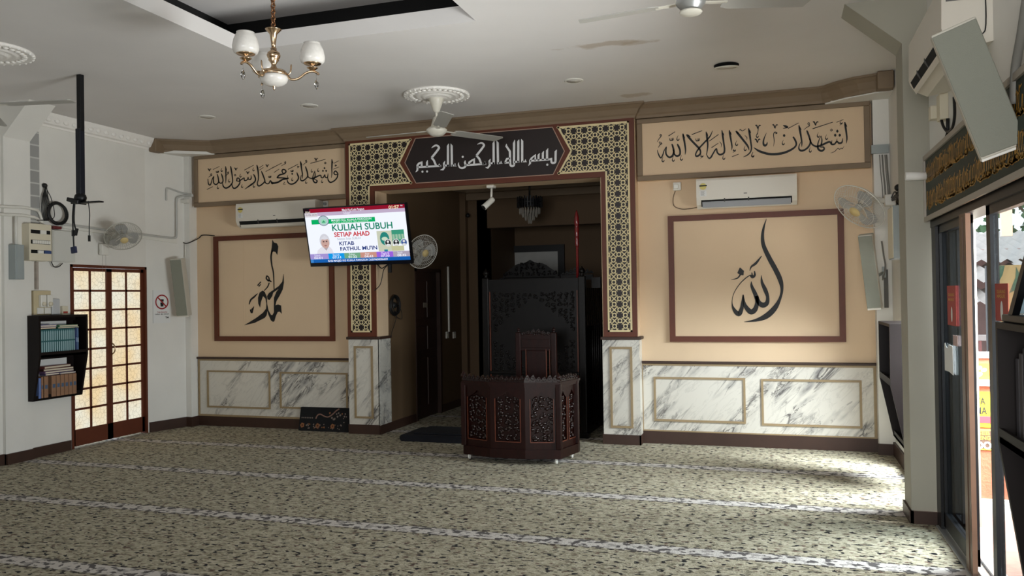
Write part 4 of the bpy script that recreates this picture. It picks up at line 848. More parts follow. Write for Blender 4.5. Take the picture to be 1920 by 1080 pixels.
rect(0, 0, 1, 1, W_)
rect(0, 0, 1, .075, (140, 18, 42)); rect(0, 0, .055, .075, (30, 10, 20)); rect(0, .07, 1, .135, (188, 170, 196)); rect(0, .075, .13, .15, (214, 208, 214))
stext('Ahad', .008, .068, .035, (250, 240, 220)); stext('18-08-2024', .008, .125, .034, (110, 100, 120), .115)
stext('Masjid Kg Kuala Pangsun', .385, .066, .04, W_, .22, .01); stext('Selangor', .395, .12, .034, W_, .07)
stext('01:57', .845, .072, .055, (250, 236, 190), .1, .02); stext('PM', .958, .04, .025, W_)
rect(.06, .20, .70, .285, (10, 170, 96)); ell(.185, .225, .055, .095, (90, 100, 120)); ell(.185, .225, .049, .085, (176, 196, 200)); ell(.185, .24, .03, .045, (150, 214, 180)); face([(.165, .26), (.185, .215), (.205, .26)], (60, 150, 110))
stext('MASJID KG. KUALA PANGSUN', .265, .245, .036, W_, .40, .01); stext('HULU LANGAT SELANGOR', .275, .28, .026, (190, 236, 214), .36)
stext('KULIAH SUBUH', .262, .42, .115, (24, 128, 100), .60, .02)
stext('SETIAP AHAD', .275, .53, .08, (196, 40, 50), .355, .03); stext('Selepas Solat SUBUH', .30, .59, .04, (150, 160, 170), .235)
stext('KITAB', .315, .69, .068, (36, 56, 120), .15, .025); stext('FATHUL MU\'IN', .318, .79, .068, (36, 56, 120), .37, .025)
# portrait of a person in white headwear
face([(.07, .86), (.085, .77), (.12, .72), (.15, .69), (.21, .70), (.235, .76), (.25, .86)], (222, 220, 228)); face([(.14, .70), (.175, .78), (.205, .70)], (170, 160, 165))
ell(.17, .60, .052, .135, (206, 206, 214)); ell(.173, .635, .042, .10, (196, 160, 150)); ell(.158, .61, .009, .014, (90, 70, 70)); ell(.188, .608, .009, .014, (90, 70, 70)); ell(.174, .685, .014, .010, (150, 90, 90)); face([(.13, .56), (.172, .50), (.215, .56), (.172, .575)], (214, 214, 222))
rect(.70, .46, .845, .83, (196, 200, 178)); ell(.772, .60, .045, .12, (40, 130, 120)); ell(.772, .605, .03, .035, (196, 214, 190)); rect(.755, .80, .79, .835, (40, 130, 150))
rect(.845, .45, .965, .70, (60, 148, 120))
for k in range(4): rect(.85+k*.029, .53, .872+k*.029, .62, (150, 186, 160))
for k, cx_ in enumerate((.80, .88, .955)): ell(cx_, .68, .034, .068, (220, 226, 226)); ell(cx_, .68, .028, .056, (24, 30, 34) if k < 2 else (60, 90, 150)); ell(cx_, .66, .012, .022, (220, 220, 220)); ell(cx_, .715, .018, .018, (220, 220, 220))
rect(.83, .74, .95, .83, (190, 190, 150))
for k, (c1, lab, tm) in enumerate((((160, 144, 206), 'Subuh', '06:01'), ((20, 150, 226), 'Syuruk', '07:11'), ((112, 164, 128), 'Zohor', '01:22'), ((196, 142, 128), 'Asar', '04:43'), ((150, 96, 214), 'Maghrib', '07:30'), ((168, 158, 176), 'Isyak', '08:42'))):
    x0 = .028+k*.162 if k else 0; x1 = .028+(k+1)*.162 if k < 5 else 1
    rect(x0, .835, x1, .935, c1); stext(lab, x0+.045, .88, .036, W_, None); stext(tm, x0+.04, .93, .04, W_, .085, .015)
rect(0, .935, 1, 1, (60, 130, 200)); rect(.03, .94, 1, 1, (24, 92, 170)); stext('RHB MASJID KG KUALA PANGSUN 26209600006609', .18, .99, .036, W_, .60, .012)
part('screen', sb, TVM, tv, 'lit screen with a green, red and blue lecture poster')
b = MB(); mc = tvp(.5, .5, -.05); b.obox((mc.x, 7.99, mc.z), (.34, .05, .30)); b.tube([(mc.x, 8.0, mc.z), (mc.x+.02, 8.05, mc.z), (mc.x+.05, 8.099, mc.z)], .03, 8); b.obox((mc.x+.05, 8.092, mc.z), (.18, .012, .22)); part('wall_arm', b, M_blackmetal, tv)
q = tvp(.78, 1.0, -.02); b = MB(); b.obox(q+Vector((0, 0, -.04)), (.03, .04, .11), None, .004); part('hanging_adapter', b, M_black, tv)
b = MB(); b.tube(cr_spline([tvp(.64, .99, -.03), wy(709, 497, 8.0), wy(716, 503, 8.05), wy(727, 496, 8.08), tvp(.78, 1.02, -.03)], 6), .006, 6); part('power_cord', b, M_cable, tv)
b = MB(); b.tube(cr_spline([tvp(.77, 1.0, -.03), wy(720, 505, 8.09), wy(716, 522, 8.09), wy(712, 535, 8.09), wy(702, 545, 8.09)], 6), .005, 6); part('signal_cord', b, M_cable, tv)

# ================================================================== left wall services
def wbox(u0, v0, u1, v1, X0, d): 
    a = wx(u0, v0, X0+d); c = wx(u1, v1, X0+d); return (X0, X0+d, a.y, c.y, c.z, a.z)
XP = XL+.035
bx = wbox(55, 418, 97.4, 490, XL, .13)
t = thing('distribution_board', 'open cream fuse board with three rows of breakers on the left wall', 'fuse board', (XL, (bx[2]+bx[3])/2, bx[4]))
b = MB(); b.box(*bx, bev=.006); part('casing', b, M_cream_pl, t)
yy = lambda f: bx[2]+(bx[3]-bx[2])*f; zz = lambda f: bx[5]+(bx[4]-bx[5])*f; xf = bx[1]
def slotbox(name, f0, g0, f1, g1, m_, dd=.002, lb=None):
    b = MB(); b.box(xf-.001, xf+dd, yy(f0), yy(f1), zz(g1), zz(g0)); return part(name, b, m_, t, lb)
for k, (g0, g1) in enumerate(((.17, .27), (.44, .55), (.71, .80))): slotbox('breaker_slot', .06, g0, .93, g1, M_dark)
slotbox('meter', .46, .17, .72, .27, M_plastic, .012); slotbox('breaker', .62, .72, .93, .80, mat('blue_breaker', (50, 72, 120), .5), .014, 'blue breaker'); slotbox('breaker', .34, .72, .58, .80, M_plastic, .014, 'white breaker')
for k in range(8): slotbox('breaker', .12+k*.1, .45, .205+k*.1, .54, M_plastic, .010)
bx = wbox(98.5, 431, 141, 492, XL, .075); t2 = thing('wall_cabinet', 'glossy white service cabinet beside the fuse board', 'cabinet', (XL, (bx[2]+bx[3])/2, bx[4]))
b = MB(); b.box(*bx, bev=.006); part('casing', b, mat('gloss_white_enamel', (206, 206, 200), .15, spec=.6), t2); b = MB(); b.box(bx[1], bx[1]+.006, bx[2]+.01, bx[3]-.01, bx[4]+.01, bx[5]-.012, bev=.003); part('door', b, mat('gloss_white_enamel', (206, 206, 200), .15), t2)
bx = wbox(29, 458, 46, 524, XP, .09); t = thing('junction_box', 'grey metal junction box on the left pillar', 'junction box', (XP, (bx[2]+bx[3])/2, bx[4])); b = MB(); b.box(*bx, bev=.004); part('casing', b, M_grey_pl, t)
b = MB(); b.box(bx[1], bx[1]+.004, bx[2]+.01, bx[3]-.01, bx[4]+.01, bx[5]-.01, bev=.002); part('cover', b, M_grey_pl, t)
b = MB(); b.tube([(XP+.045, (bx[2]+bx[3])/2, bx[5]), (XP+.045, (bx[2]+bx[3])/2, wx(26, 405, XP+.03).z)], .014, 8); part('riser_pipe', b, M_plastic, t)
# coil of cable and hanging strands
c = wx(107, 400, XL+.04); b = MB(); 
for k in range(9): b.torus(c+Vector((.008*(k % 3), random.uniform(-.006, .006), random.uniform(-.006, .006))), .098+.0075*(k//3)*1.0+random.uniform(-.004, .004), .0065, (1, .1*random.uniform(-1, 1), .05), 30, 6)
t = thing('cable_coil', 'thick coil of black cable hanging on the left wall above the fuse board', 'cable coil', (XL, c.y, c.z-.13)); part('loops', b, M_cable, t)
b = MB(); top = wx(84, 348, XL+.02)
for k in range(7): b.tube(cr_spline([top+Vector((.01, random.uniform(-.02, .02), -.01)), wx(80+k*1.6, 368, XL+.03), wx(78+k*2.6, 392, XL+.03), wx(82+k*1.5, 414, XL+.03)], 5), .004, 5)
b.sphere(top, .025, 8); part('strands', b, M_cable, t)
b = MB(); b.tube(cr_spline([wx(86, 352, XL+.04), wx(97, 375, XL+.05), wx(102, 405, XL+.05), wx(90, 412, XL+.05), wx(70, 413, XL+.05)], 6), .004, 5); part('loose_lead', b, M_cable, t)
b = MB(); b.obox(wx(104, 427, XL+.04), (.06, .10, .03), None, .005); part('red_clip', b, mat('dark_red_plastic', (96, 34, 36), .5), t)
# trunking and conduit runs
b = MB()
def run(b, p, q, h, d, X=XL):
    a, c = wx(*p, X+d/2), wx(*q, X+d/2); dv = c-a; R = Vector((0, dv.y, dv.z)).to_track_quat('Y', 'Z').to_matrix(); b.obox((X+d/2, (a.y+c.y)/2, (a.z+c.z)/2), (d, dv.length, h), R, .003)
run(b, (115, 423), (268, 443), .055, .035); tA_, tB_ = wp_(268, 443, .018), wp_(332, 452, .018); b.prism([tA_+Vector((0, 0, -.027)), tB_+Vector((0, 0, -.027)), tB_+Vector((0, 0, .027)), tA_+Vector((0, 0, .027))], -PN*.03); single('cable_trunking', b, M_plastic, 'white cable trunking running across the left wall behind the fan', 'trunking')
b = MB(); b.tube(cr_spline([wx(116, 420, XL+.05), wx(200, 431, XL+.05), wx(262, 439, XL+.04), wp_(310, 445, .03), wp_(327, 446, .03), wp_(331, 440, .03), wp_(331, 400, .03), wp_(331, 376, .03), wp_(334, 370, .03), wy(346, 367, 8.13), wy(362, 367, 8.13)], 4), .012, 8)
single('conduit_pipe', b, mat('pale_grey_pipe', (186, 186, 182), .5), 'grey conduit rising by the left corner to the calligraphy panel', 'pipe', 'left corner conduits')
b = MB(); b.tube(cr_spline([wp_(312, 376, .012), wp_(312, 358, .014), wp_(315, 353, .016), wp_(336, 360, .02), wy(347, 363, 8.13), wy(361, 365, 8.13)], 5), .010, 8)
single('conduit_pipe', b, mat('pale_grey_pipe', (186, 186, 182), .5), 'short bent conduit high in the left corner, ending in mid wall', 'pipe', 'left corner conduits')
b = MB(); b.box(-6.80, -6.70, 8.10, 8.15, wy(345, 381, 8.12).z, wy(345, 374, 8.12).z); single('cable_trunking', b, M_plastic, 'short white trunking piece under the left end of the calligraphy panel', 'trunking')
b = MB(); b.tube(cr_spline([(-6.78, 8.12, wy(342, 455, 8.12).z), (-6.72, 8.12, wy(355, 456, 8.12).z), wy(372, 447, 8.25), wy(380, 441, 8.27), wy(402, 442, 8.235)], 6), .006, 6)
single('loose_cable', b, M_cable, 'black cable crossing from the left corner to the framed word', 'cable')
b = MB(); b.tube([(-6.76, 8.13, wy(349, 458, 8.12).z), (-6.76, 8.13, wy(350, 484, 8.12).z)], .010, 8); single('conduit_pipe', b, M_plastic, 'short white conduit dropping to the left column speaker', 'pipe')
for k, v in enumerate((388, 403)):
    b = MB(); b.tube(cr_spline([wx(-30, v-3, XP+.03), wx(20, v, XP+.03), wx(44, v+1, XP+.03), (XP+.02, 6.13, wx(52, v+4, XP).z), (XL+.03, 6.2, wx(57, v+9, XL).z), (XL+.03, 6.24, wx(59, 416, XL).z)], 5), .014, 8)
    single('conduit_pipe', b, M_plastic, ['upper white conduit crossing the left pillar to the fuse board', 'lower white conduit crossing the left pillar to the fuse board'][k], 'pipe', 'pillar conduits')
b = MB(); run(b, (68, 492), (68.5, 543), .0, .03) if False else b.box(XL, XL+.03, wx(64, 515, XL).y, wx(68, 515, XL).y, wx(66, 543, XL).z, wx(66, 491, XL).z); single('cable_trunking', b, mat('stained_trunking', (170, 160, 150), .6, var=.25, vscale=14), 'stained vertical trunking between fuse board and sockets', 'trunking')
b = MB(); b.tube(cr_spline([wx(96, 490, XL+.03), wx(101, 500, XL+.04), wx(110, 500, XL+.04), wx(117, 494, XL+.03)], 5), .005, 6); single('loose_cable', b, M_cable, 'short black cable drooping under the white service cabinet', 'cable')
# socket board
bx = wbox(63, 545, 96, 590, XL, .04); t = thing('socket_board', 'cream board with two timer switches and two sockets above the left bookshelf', 'socket board', (XL, (bx[2]+bx[3])/2, bx[4]))
b = MB(); b.box(*bx, bev=.004); part('backing_board', b, mat('aged_cream_board', (196, 182, 148), .6, var=.1), t)
for (f0, f1) in ((.27, .58), (.64, .96)):
    b = MB(); b.box(bx[1], bx[1]+.035, bx[2]+(bx[3]-bx[2])*f0, bx[2]+(bx[3]-bx[2])*f1, bx[5]-.21*(bx[5]-bx[4])-.55*(bx[5]-bx[4])+.02, bx[5]-.18*(bx[5]-bx[4]), bev=.004); tm_ = part('timer_switch', b, M_plastic, t)
    b = MB(); cc = Vector((bx[1]+.035, bx[2]+(bx[3]-bx[2])*(f0+f1)/2, bx[5]-.55*(bx[5]-bx[4]))); Mq = align((1, 0, 0)).to_4x4(); Mq.translation = cc; b.lathe([(.022, 0), (.02, .014), (.001, .015)], Mq, 14); part('dial', b, M_cream_pl, tm_)
for (f0, f1) in ((.16, .52), (.58, .94)):
    b = MB(); b.box(bx[1], bx[1]+.012, bx[2]+(bx[3]-bx[2])*f0, bx[2]+(bx[3]-bx[2])*f1, bx[4]+.01, bx[4]+.30*(bx[5]-bx[4]), bev=.003); part('socket_plate', b, M_plastic, t)
bx = wbox(98, 560, 113, 590, XL, .06); b = MB(); b.box(*bx, bev=.01); single('dispenser', b, mat('grey_white_plastic', (186, 188, 190), .3), 'pale grey plastic dispenser beside the socket board', 'dispenser')
bx = wbox(117, 574, 128, 590, XL, .03); t = thing('wall_switch', 'cream switch with a red strip beside the frosted door', 'switch', (XL, bx[2], bx[4])); b = MB(); b.box(*bx, bev=.003); part('switch_plate', b, M_cream_pl, t); b = MB(); b.box(bx[1], bx[1]+.003, bx[2]+.01, bx[3]-.008, bx[4]+.015, bx[4]+.035); part('label_strip', b, mat('faded_red_strip', (150, 62, 48), .6), t)

# no food and drink sign
a, c = wp_(287, 544, .012), wp_(320, 605, .012); sw = (c-a).dot(PT); z0, z1 = c.z, a.z; sh = z1-z0
def S(f, g, n=.001): return Vector((a.x, a.y, z0))+PT*(sw*f)+Vector((0, 0, sh*g))+PN*n
sgn = thing('prohibition_sign', 'white sign with a red no-drinks circle beside the frosted door', 'sign', S(.5, 0, -.01))
b = MB(); b.prism([S(0, 0, 0), S(1, 0, 0), S(1, 1, 0), S(0, 1, 0)], PN*-.011); part('board', b, M_paper, sgn)
b = MB(); rz = .225; rs = rz*sh/sw
cp = lambda k, q, n=.001: S(.5+rs*k*math.cos(q), .64+rz*k*math.sin(q), n)
for q in range(36): b.quad([cp(1, q*math.pi/18), cp(1, (q+1)*math.pi/18), cp(.82, (q+1)*math.pi/18), cp(.82, q*math.pi/18)])
b.quad([cp(.9, 2.26, .0024), cp(.9, 2.46, .0024), cp(.9, 5.4, .0024), cp(.9, 5.6, .0024)])
part('red_circle', b, mat('sign_red', (150, 30, 34), .6), sgn)
b = MB(); q4 = lambda x0, z0_, x1, z1_: b.quad([S(.5+rs*x0, .64+rz*z0_, .0016), S(.5+rs*x1, .64+rz*z0_, .0016), S(.5+rs*x1, .64+rz*z1_, .0016), S(.5+rs*x0, .64+rz*z1_, .0016)])
q4(-.24, .05, .26, .36); b.quad([S(.5-rs*.2, .64-rz*.62, .0016), S(.5+rs*.2, .64-rz*.62, .0016), S(.5+rs*.26, .64-rz*.08, .0016), S(.5-rs*.26, .64-rz*.08, .0016)]); part('food_symbol', b, M_ink, sgn)
tx = lambda f, g: (lambda x, y: S(f, g)+PT*x+Vector((0, 0, y)))
b = MB(); text_mesh(b, 'Tidak dibenarkan', tx(.22, .315), .016, 0, 0, sw*.58, .01); part('red_text', b, mat('sign_red', (150, 30, 34), .6), sgn)
b = MB(); text_mesh(b, 'makan dan minum', tx(.10, .255), .016, 0, 0, sw*.8, .01); text_mesh(b, 'TM', tx(.68, .14), .02, 0, 0, sw*.2, .03); part('black_text', b, M_ink, sgn)

# column speakers
def col_speaker(label, top, bot, faced, w, d, wall=None):
    top, bot = Vector(top), Vector(bot); zx = (top-bot).normalized(); fn = Vector(faced); fn = (fn-zx*fn.dot(zx)).normalized(); xx = fn.cross(zx)*-1
    R = Matrix((xx, fn, zx)).transposed(); L_ = (top-bot).length; c = (top+bot)/2
    t = thing('column_speaker', label, 'speaker', bot, 'wall column speakers')
    b = MB(); b.obox(c, (w, d, L_), R, .006); part('cabinet', b, mat('speaker_cream_side', (196, 192, 180), .5), t)
    b = MB(); b.obox(c+fn*(d/2+.004), (w-.004, .008, L_-.02), R, .003); part('grille', b, M_speaker, t, 'grey-green perforated grille')
    b = MB(); b.obox(c+fn*.002-zx*(L_/2+.004), (w, d*.9, .012), R, .003); part('end_cap', b, M_plastic, t)
    if wall:
        b = MB(); p = c-fn*d/2+zx*(-.06); b.tube([p, (p+Vector(wall))/2+Vector((0, 0, -.01)), Vector(wall)], .014, 8); b.obox(Vector(wall), (.03, .07, .10)); part('wall_bracket', b, M_grey_pl, t)
    return t
col_speaker('grey column speaker leaning forward in the left corner beside the sign', wy(333, 485, 7.90), wy(346, 592, 7.985), (.25, -1, -.2), .135, .11, (-6.78, 8.14, wy(340, 545, 8.1).z))
col_speaker('grey column speaker in the right corner under the wall fan', wy(1623, 439, 7.72), wy(1641, 577, 7.84), (-.25, -1, -.12), .115, .10, (.93, 8.14, wy(1650, 510, 8.0).z))
col_speaker('large grey column speaker at the top right in front of the banner', wy(1785, 52, 3.72), wy(1880, 284, 3.78), (-.15, -1, -.12), .168, .11, (.94, 3.95, wy(1905, 218, 3.9).z))

# ================================================================== tapered wall bookshelves and books
def bookshelf(label, sgn_, xw, y0, y1, z0, z1, dt, db, zmid):
    """open shelf hung on a side wall; deep at the top, shallow at the bottom. sgn_=+1 opens to +X"""
    t = thing('wall_bookshelf', label, 'bookshelf', (xw, (y0+y1)/2, z0))
    k = .022; X = lambda d: xw+sgn_*d
    dep = lambda z: dt if z >= zmid else db+(dt-db)*(z-z0)/(zmid-z0)
    for y in (y0, y1-k):
        b = MB(); b.prism([(X(.001), y, z0), (X(db), y, z0), (X(dt), y, zmid), (X(dt), y, z1), (X(.001), y, z1)], (0, k, 0)); part('side_panel', b, M_espresso, t)
    b = MB(); b.box(X(.001), X(.012), y0+k, y1-k, z0, z1); part('back_panel', b, M_espresso, t)
    b = MB(); b.box(X(.012), X(dt), y0+k, y1-k, z1-k, z1); part('top_board', b, M_espresso, t)
    for z, d in ((zmid, dt), (z0, db)):
        b = MB(); b.box(X(.012), X(d), y0+k, y1-k, z, z+k); b.box(X(d-.012), X(d), y0+k, y1-k, z, z+.05); part('shelf_board', b, M_espresso, t)
    b = MB(); b.box(X(.012), X(.04), y0+k, y1-k, z1-.06, z1-k); part('rail', b, M_espresso, t)
    return t
def pts_on(u, v, X): q = wx(u, v, X); return q.y, q.z
SX = XL+.18
ya, zt_ = pts_on(76, 592, SX); yb_, _ = pts_on(164.5, 592, SX); _, zb2 = pts_on(66, 752.5, XL+.09); _, zm2 = pts_on(100, 669, SX)
bookshelf('dark brown wall bookshelf full of books beside the frosted door', 1, XL, ya-.02, yb_, zb2, zt_, .18, .10, zm2)
BOOKM = {}
def book(label, c, size, rgb, group, R=None, band=None, spine=None, spx=None):
    """closed book: cover, pale page block, printed spine"""
    t = thing('book', label, 'book', Vector(c)-Vector((0, 0, size[2]/2)), group)
    m_ = mat('book_%d_%d_%d' % rgb, rgb, .5, var=.15, vscale=40)
    b = MB(); b.obox(c, size, R, .003); part('cover', b, m_, t)
    return t
# upper shelf: set of matching teal volumes
y_s, zs0 = pts_on(77, 661, SX-.02); y_e, _ = pts_on(141, 658, SX-.02); zs0 = zm2+.022; hB = pts_on(100, 617, SX-.02)[1]-zs0
n = 16; wB = (y_e-y_s)/n
grp = 'matching teal volumes on the upper shelf'
for k in range(n):
    y = y_s+wB*(k+.5); D = .115
    t = thing('book', 'teal volume with white printed spine in the matching upper-shelf row', 'book', (SX-.02-D/2, y, zs0), grp)
    b = MB(); b.box(SX-.02-D, SX-.02, y-wB*.47, y+wB*.47, zs0, zs0+hB, bev=.003); part('cover', b, mat('teal_cover', (34, 92, 96), .5, var=.15, vscale=30), t)
    b = MB(); xs = SX-.0195; b.prism([(xs, y-wB*.26, zs0+hB*.56), (xs, y+wB*.26, zs0+hB*.56), (xs, y+wB*.26, zs0+hB*.9), (xs, y, zs0+hB*.96), (xs, y-wB*.26, zs0+hB*.9)], (-.001, 0, 0)); b.prism([(xs, y-wB*.26, zs0+hB*.5), (xs, y+wB*.26, zs0+hB*.5), (xs, y+wB*.26, zs0+hB*.14), (xs, y, zs0+hB*.06), (xs, y-wB*.26, zs0+hB*.14)], (-.001, 0, 0)); part('spine_print', b, mat('pale_blue_print', (150, 178, 184), .6), t)
def upright(y, w, h, rgb, label, zb, grp, band=None, D=.11):
    t = thing('book', label, 'book', (SX-.02-D/2, y, zb), grp)
    b = MB(); b.box(SX-.02-D, SX-.02, y-w*.48, y+w*.48, zb, zb+h, bev=.003); part('cover', b, mat('cover_%d_%d_%d' % rgb, rgb, .5, var=.12, vscale=30), t)
    if band:
        b = MB(); b.box(SX-.0205, SX-.0185, y-w*.3, y+w*.3, zb+h*.42, zb+h*.60); part('spine_print', b, mat('print_%d_%d_%d' % band, band, .6), t)
    return t
y = y_e+.006
upright(y+.008, .014, hB*1.03, (50, 66, 110), 'thin dark blue book ending the teal row, left of the pale blue one', zs0, None, (140, 160, 200)); upright(y+.03, .02, hB*1.0, (84, 110, 150), 'pale blue book closing the upper row, nearest the door', zs0, None, (170, 190, 214))
def flat(u0, u1, zb, h, rgb, label, d=.11, rot=0., x=None):
    ya_, yb2 = pts_on(u0, 650, SX-.02)[0], pts_on(u1, 650, SX-.02)[0]; c = (x or SX-.03-d/2, (ya_+yb2)/2, zb+h/2)
    t = thing('book', label, 'book', (c[0], c[1], zb)); b = MB(); b.obox(c, (d, yb2-ya_, h), Euler((0, 0, rot)).to_matrix(), .003); part('cover', b, mat('cover_%d_%d_%d' % rgb, rgb, .5, var=.12, vscale=30), t)
    b = MB(); b.obox((c[0]+.003, c[1], c[2]), (d, yb2-ya_-.012, h*.62), Euler((0, 0, rot)).to_matrix()); part('pages', b, mat('page_block', (206, 196, 176), .8), t, 'pale page edges'); return zb+h+.0005
zt2 = zs0+hB+.003
z = flat(77, 107, zt2, .018, (150, 116, 84), 'brown book lying on the teal row, left'); flat(77, 108, z, .022, (120, 120, 190), 'blue and pink book lying on top of the brown one')
flat(110, 150, zt2, .012, (64, 110, 90), 'thin green booklet lying on the teal row, right'); flat(113, 148, zt2+.0125, .02, (96, 150, 110), 'pale green book lying on the green booklet')
# lower shelf
LX = lambda zq: XL+.10+(.08)*(zq-zb2)/(zm2-zb2)
SXs = SX; SX = XL+.13
zl0 = zb2+.022; y_s = pts_on(74, 730, SX-.02)[0]; hL = pts_on(110, 703, SX-.02)[1]-zl0
xs_ = [76.5, 81, 88.5, 100, 109, 116.5, 124.5, 132.5, 140.5, 148]
cols = [(90, 120, 180)]+[(150, 112, 84)]*2+[(150, 112, 84)]*6
lowl = 'brown volume with a blue spine emblem in the lower row'
for k in range(9):
    if k == 0: a_, c_ = 73, 77.5
    else:
        a_, c_ = [(77.7, 81.5), (83, 91), (97, 105.5), (106, 113.5), (114, 121), (121.5, 129), (129.5, 136.5), (137, 144)][k-1]
    ya_, yb2 = pts_on(a_, 730, SX-.02)[0], pts_on(c_, 730, SX-.02)[0]
    upright((ya_+yb2)/2, (yb2-ya_)*.98, hL*(.95 if k == 0 else 1), (96, 120, 176) if k == 0 else (146, 110, 84), 'slim blue and pink book at the left end of the lower row' if k == 0 else lowl, zl0, None if k == 0 else 'brown volumes in the lower row', None if k == 0 else (70, 92, 120), .085)
z = zl0+hL+.004
z = flat(86, 112, z, .020, (96, 84, 120), 'grey-violet book at the bottom of the lying stack', .1); z0s = z
z = flat(84, 140, z, .022, (112, 84, 118), 'purple book in the lying stack on the lower row', .1, .04); z = flat(84, 138, z, .024, (84, 52, 44), 'dark brown book in the lying stack', .1, -.05); flat(80, 136, z, .026, (110, 58, 54), 'red-brown book topping the lying stack', .1, .12)
flat(114, 143, zl0+hL+.004, .014, (176, 170, 196), 'thin lilac booklet under the lying stack, right end', .1)
SX = SXs
for k, (u0, v0, u1, v1, zb, lb) in enumerate(((76, 598, 128, 618, zs0+hB-.06, 'white sheet standing behind the books on the upper shelf'), (75, 671, 129, 702, zl0+hL-.06, 'white sheet standing behind the stack on the lower shelf'))):
    ya_, yb2 = pts_on(u0+2, v0, XL+.05)[0], pts_on(u1, v0, XL+.05)[0]; zt3 = pts_on(90, v0+2, XL+.05)[1]; b = MB(); b.box(XL+.016, XL+.022, max(ya_, ya+.01), yb2, zb-.12, min(zt3, (zt_ if k == 0 else zm2)-.03)); single('paper_sheet', b, M_paper, lb, 'paper sheet')
# ================================================================== carved ornament helper
def carve(b, o, ux, uz, n, w, h, step=.05, r=.005, seed=1):
    """scrolling leaf relief on a rectangle: o corner, ux along, uz up, n out"""
    rd = random.Random(seed); ux, uz, n, o = Vector(ux).normalized(), Vector(uz).normalized(), Vector(n).normalized(), Vector(o)
    nx, nz = max(1, int(w/step)), max(1, int(h/step))
    for i in range(nx):
        for j in range(nz):
            cx_, cz_ = w*(i+.5)/nx, h*(j+.5)/nz; sgn_ = 1 if (i+j) % 2 else -1; a0 = rd.uniform(0, 6.28); pts = []; R0 = step*.46
            for k in range(9):
                a = a0+sgn_*k*.62; rr = R0*(1-k*.085); pts.append(o+ux*(cx_+rr*math.cos(a))+uz*(cz_+rr*math.sin(a))+n*(r*(.4+.08*k)))
            b.tube(pts, [r*(.5+.06*k) for k in range(9)], 5)
            for k in range(3):
                a = rd.uniform(0, 6.28); p = o+ux*(cx_+step*.4*math.cos(a))+uz*(cz_+step*.4*math.sin(a))+n*r*.5
                b.sphere(p, r*1.7, 6, (1, 1, 1))
def crest(b, p, q, n, h, seed=1, peak=False):
    """pierced leaf cresting standing on the edge p-q"""
    p, q, n = Vector(p), Vector(q), Vector(n); L_ = (q-p).length; d = (q-p).normalized(); k = max(3, int(L_/.045)); rd = random.Random(seed); Z = Vector((0, 0, 1))
    for i in range(k):
        c = p+d*(L_*(i+.5)/k); hh = h*(1-abs((i+.5)/k-.5)*1.5) if peak else h*rd.uniform(.7, 1)
        w = L_/k*.62
        b.prism([c-d*w-n*.006, c+d*w-n*.006, c+d*w*.7+Z*hh*.5-n*.006, c+d*w*.15+Z*hh-n*.006, c-d*w*.4+Z*hh*.75-n*.006, c-d*w*.8+Z*hh*.4-n*.006], n*.012)
        b.torus(c+Z*hh*.45+n*.008, w*.45, .004, n, 10, 5)
def finial(b, x, y, z, s=1.):
    b.lathe([(.016*s, z), (.02*s, z+.008*s), (.012*s, z+.016*s), (.024*s, z+.03*s), (.028*s, z+.042*s), (.022*s, z+.056*s), (.010*s, z+.066*s), (.006*s, z+.078*s), (.001, z+.084*s)], Matrix.Translation((x, y, 0)), 16)

# ------------------------------------------------------------------ lectern desk in front of the niche
DK = [(-2.775, 7.06), (-2.48, 6.955), (-2.15, 6.945), (-1.86, 7.02), (-1.785, 7.36)]
t = thing('lectern_desk', 'carved dark red wooden lectern desk on castors in front of the niche', 'lectern', (-2.28, 7.15, 0))
zb0, zt0 = .055, .735
ctr_ = Vector((-2.28, 7.25, 0))
def offs(k):
    out = []
    for i, (x, y) in enumerate(DK):
        p = Vector((x, y, 0)); nn = Vector((0, 0, 0))
        for a_, c_ in ((i-1, i), (i, i+1)):
            if 0 <= a_ and c_ < len(DK): dd = (Vector((*DK[c_], 0))-Vector((*DK[a_], 0))).normalized(); nn += Vector((dd.y, -dd.x, 0))
        out.append(p+nn.normalized()*k)
    return out
def slab(name, k, z0, z1, m_, lb=None):
    P_ = offs(k)+[Vector((-1.785+max(k, 0), 7.42, 0)), Vector((-2.775-max(k, 0), 7.42, 0))]; b = MB(); b.prism([Vector((p.x, p.y, z0)) for p in P_], (0, 0, z1-z0)); return part(name, b, m_, t, lb)
slab('plinth', .018, zb0, .135, M_wood); slab('carcass', -.022, .13, .70, M_wood); slab('top_moulding', .02, .69, .715, M_wood); slab('desk_top', .03, .715, zt0, M_wood)
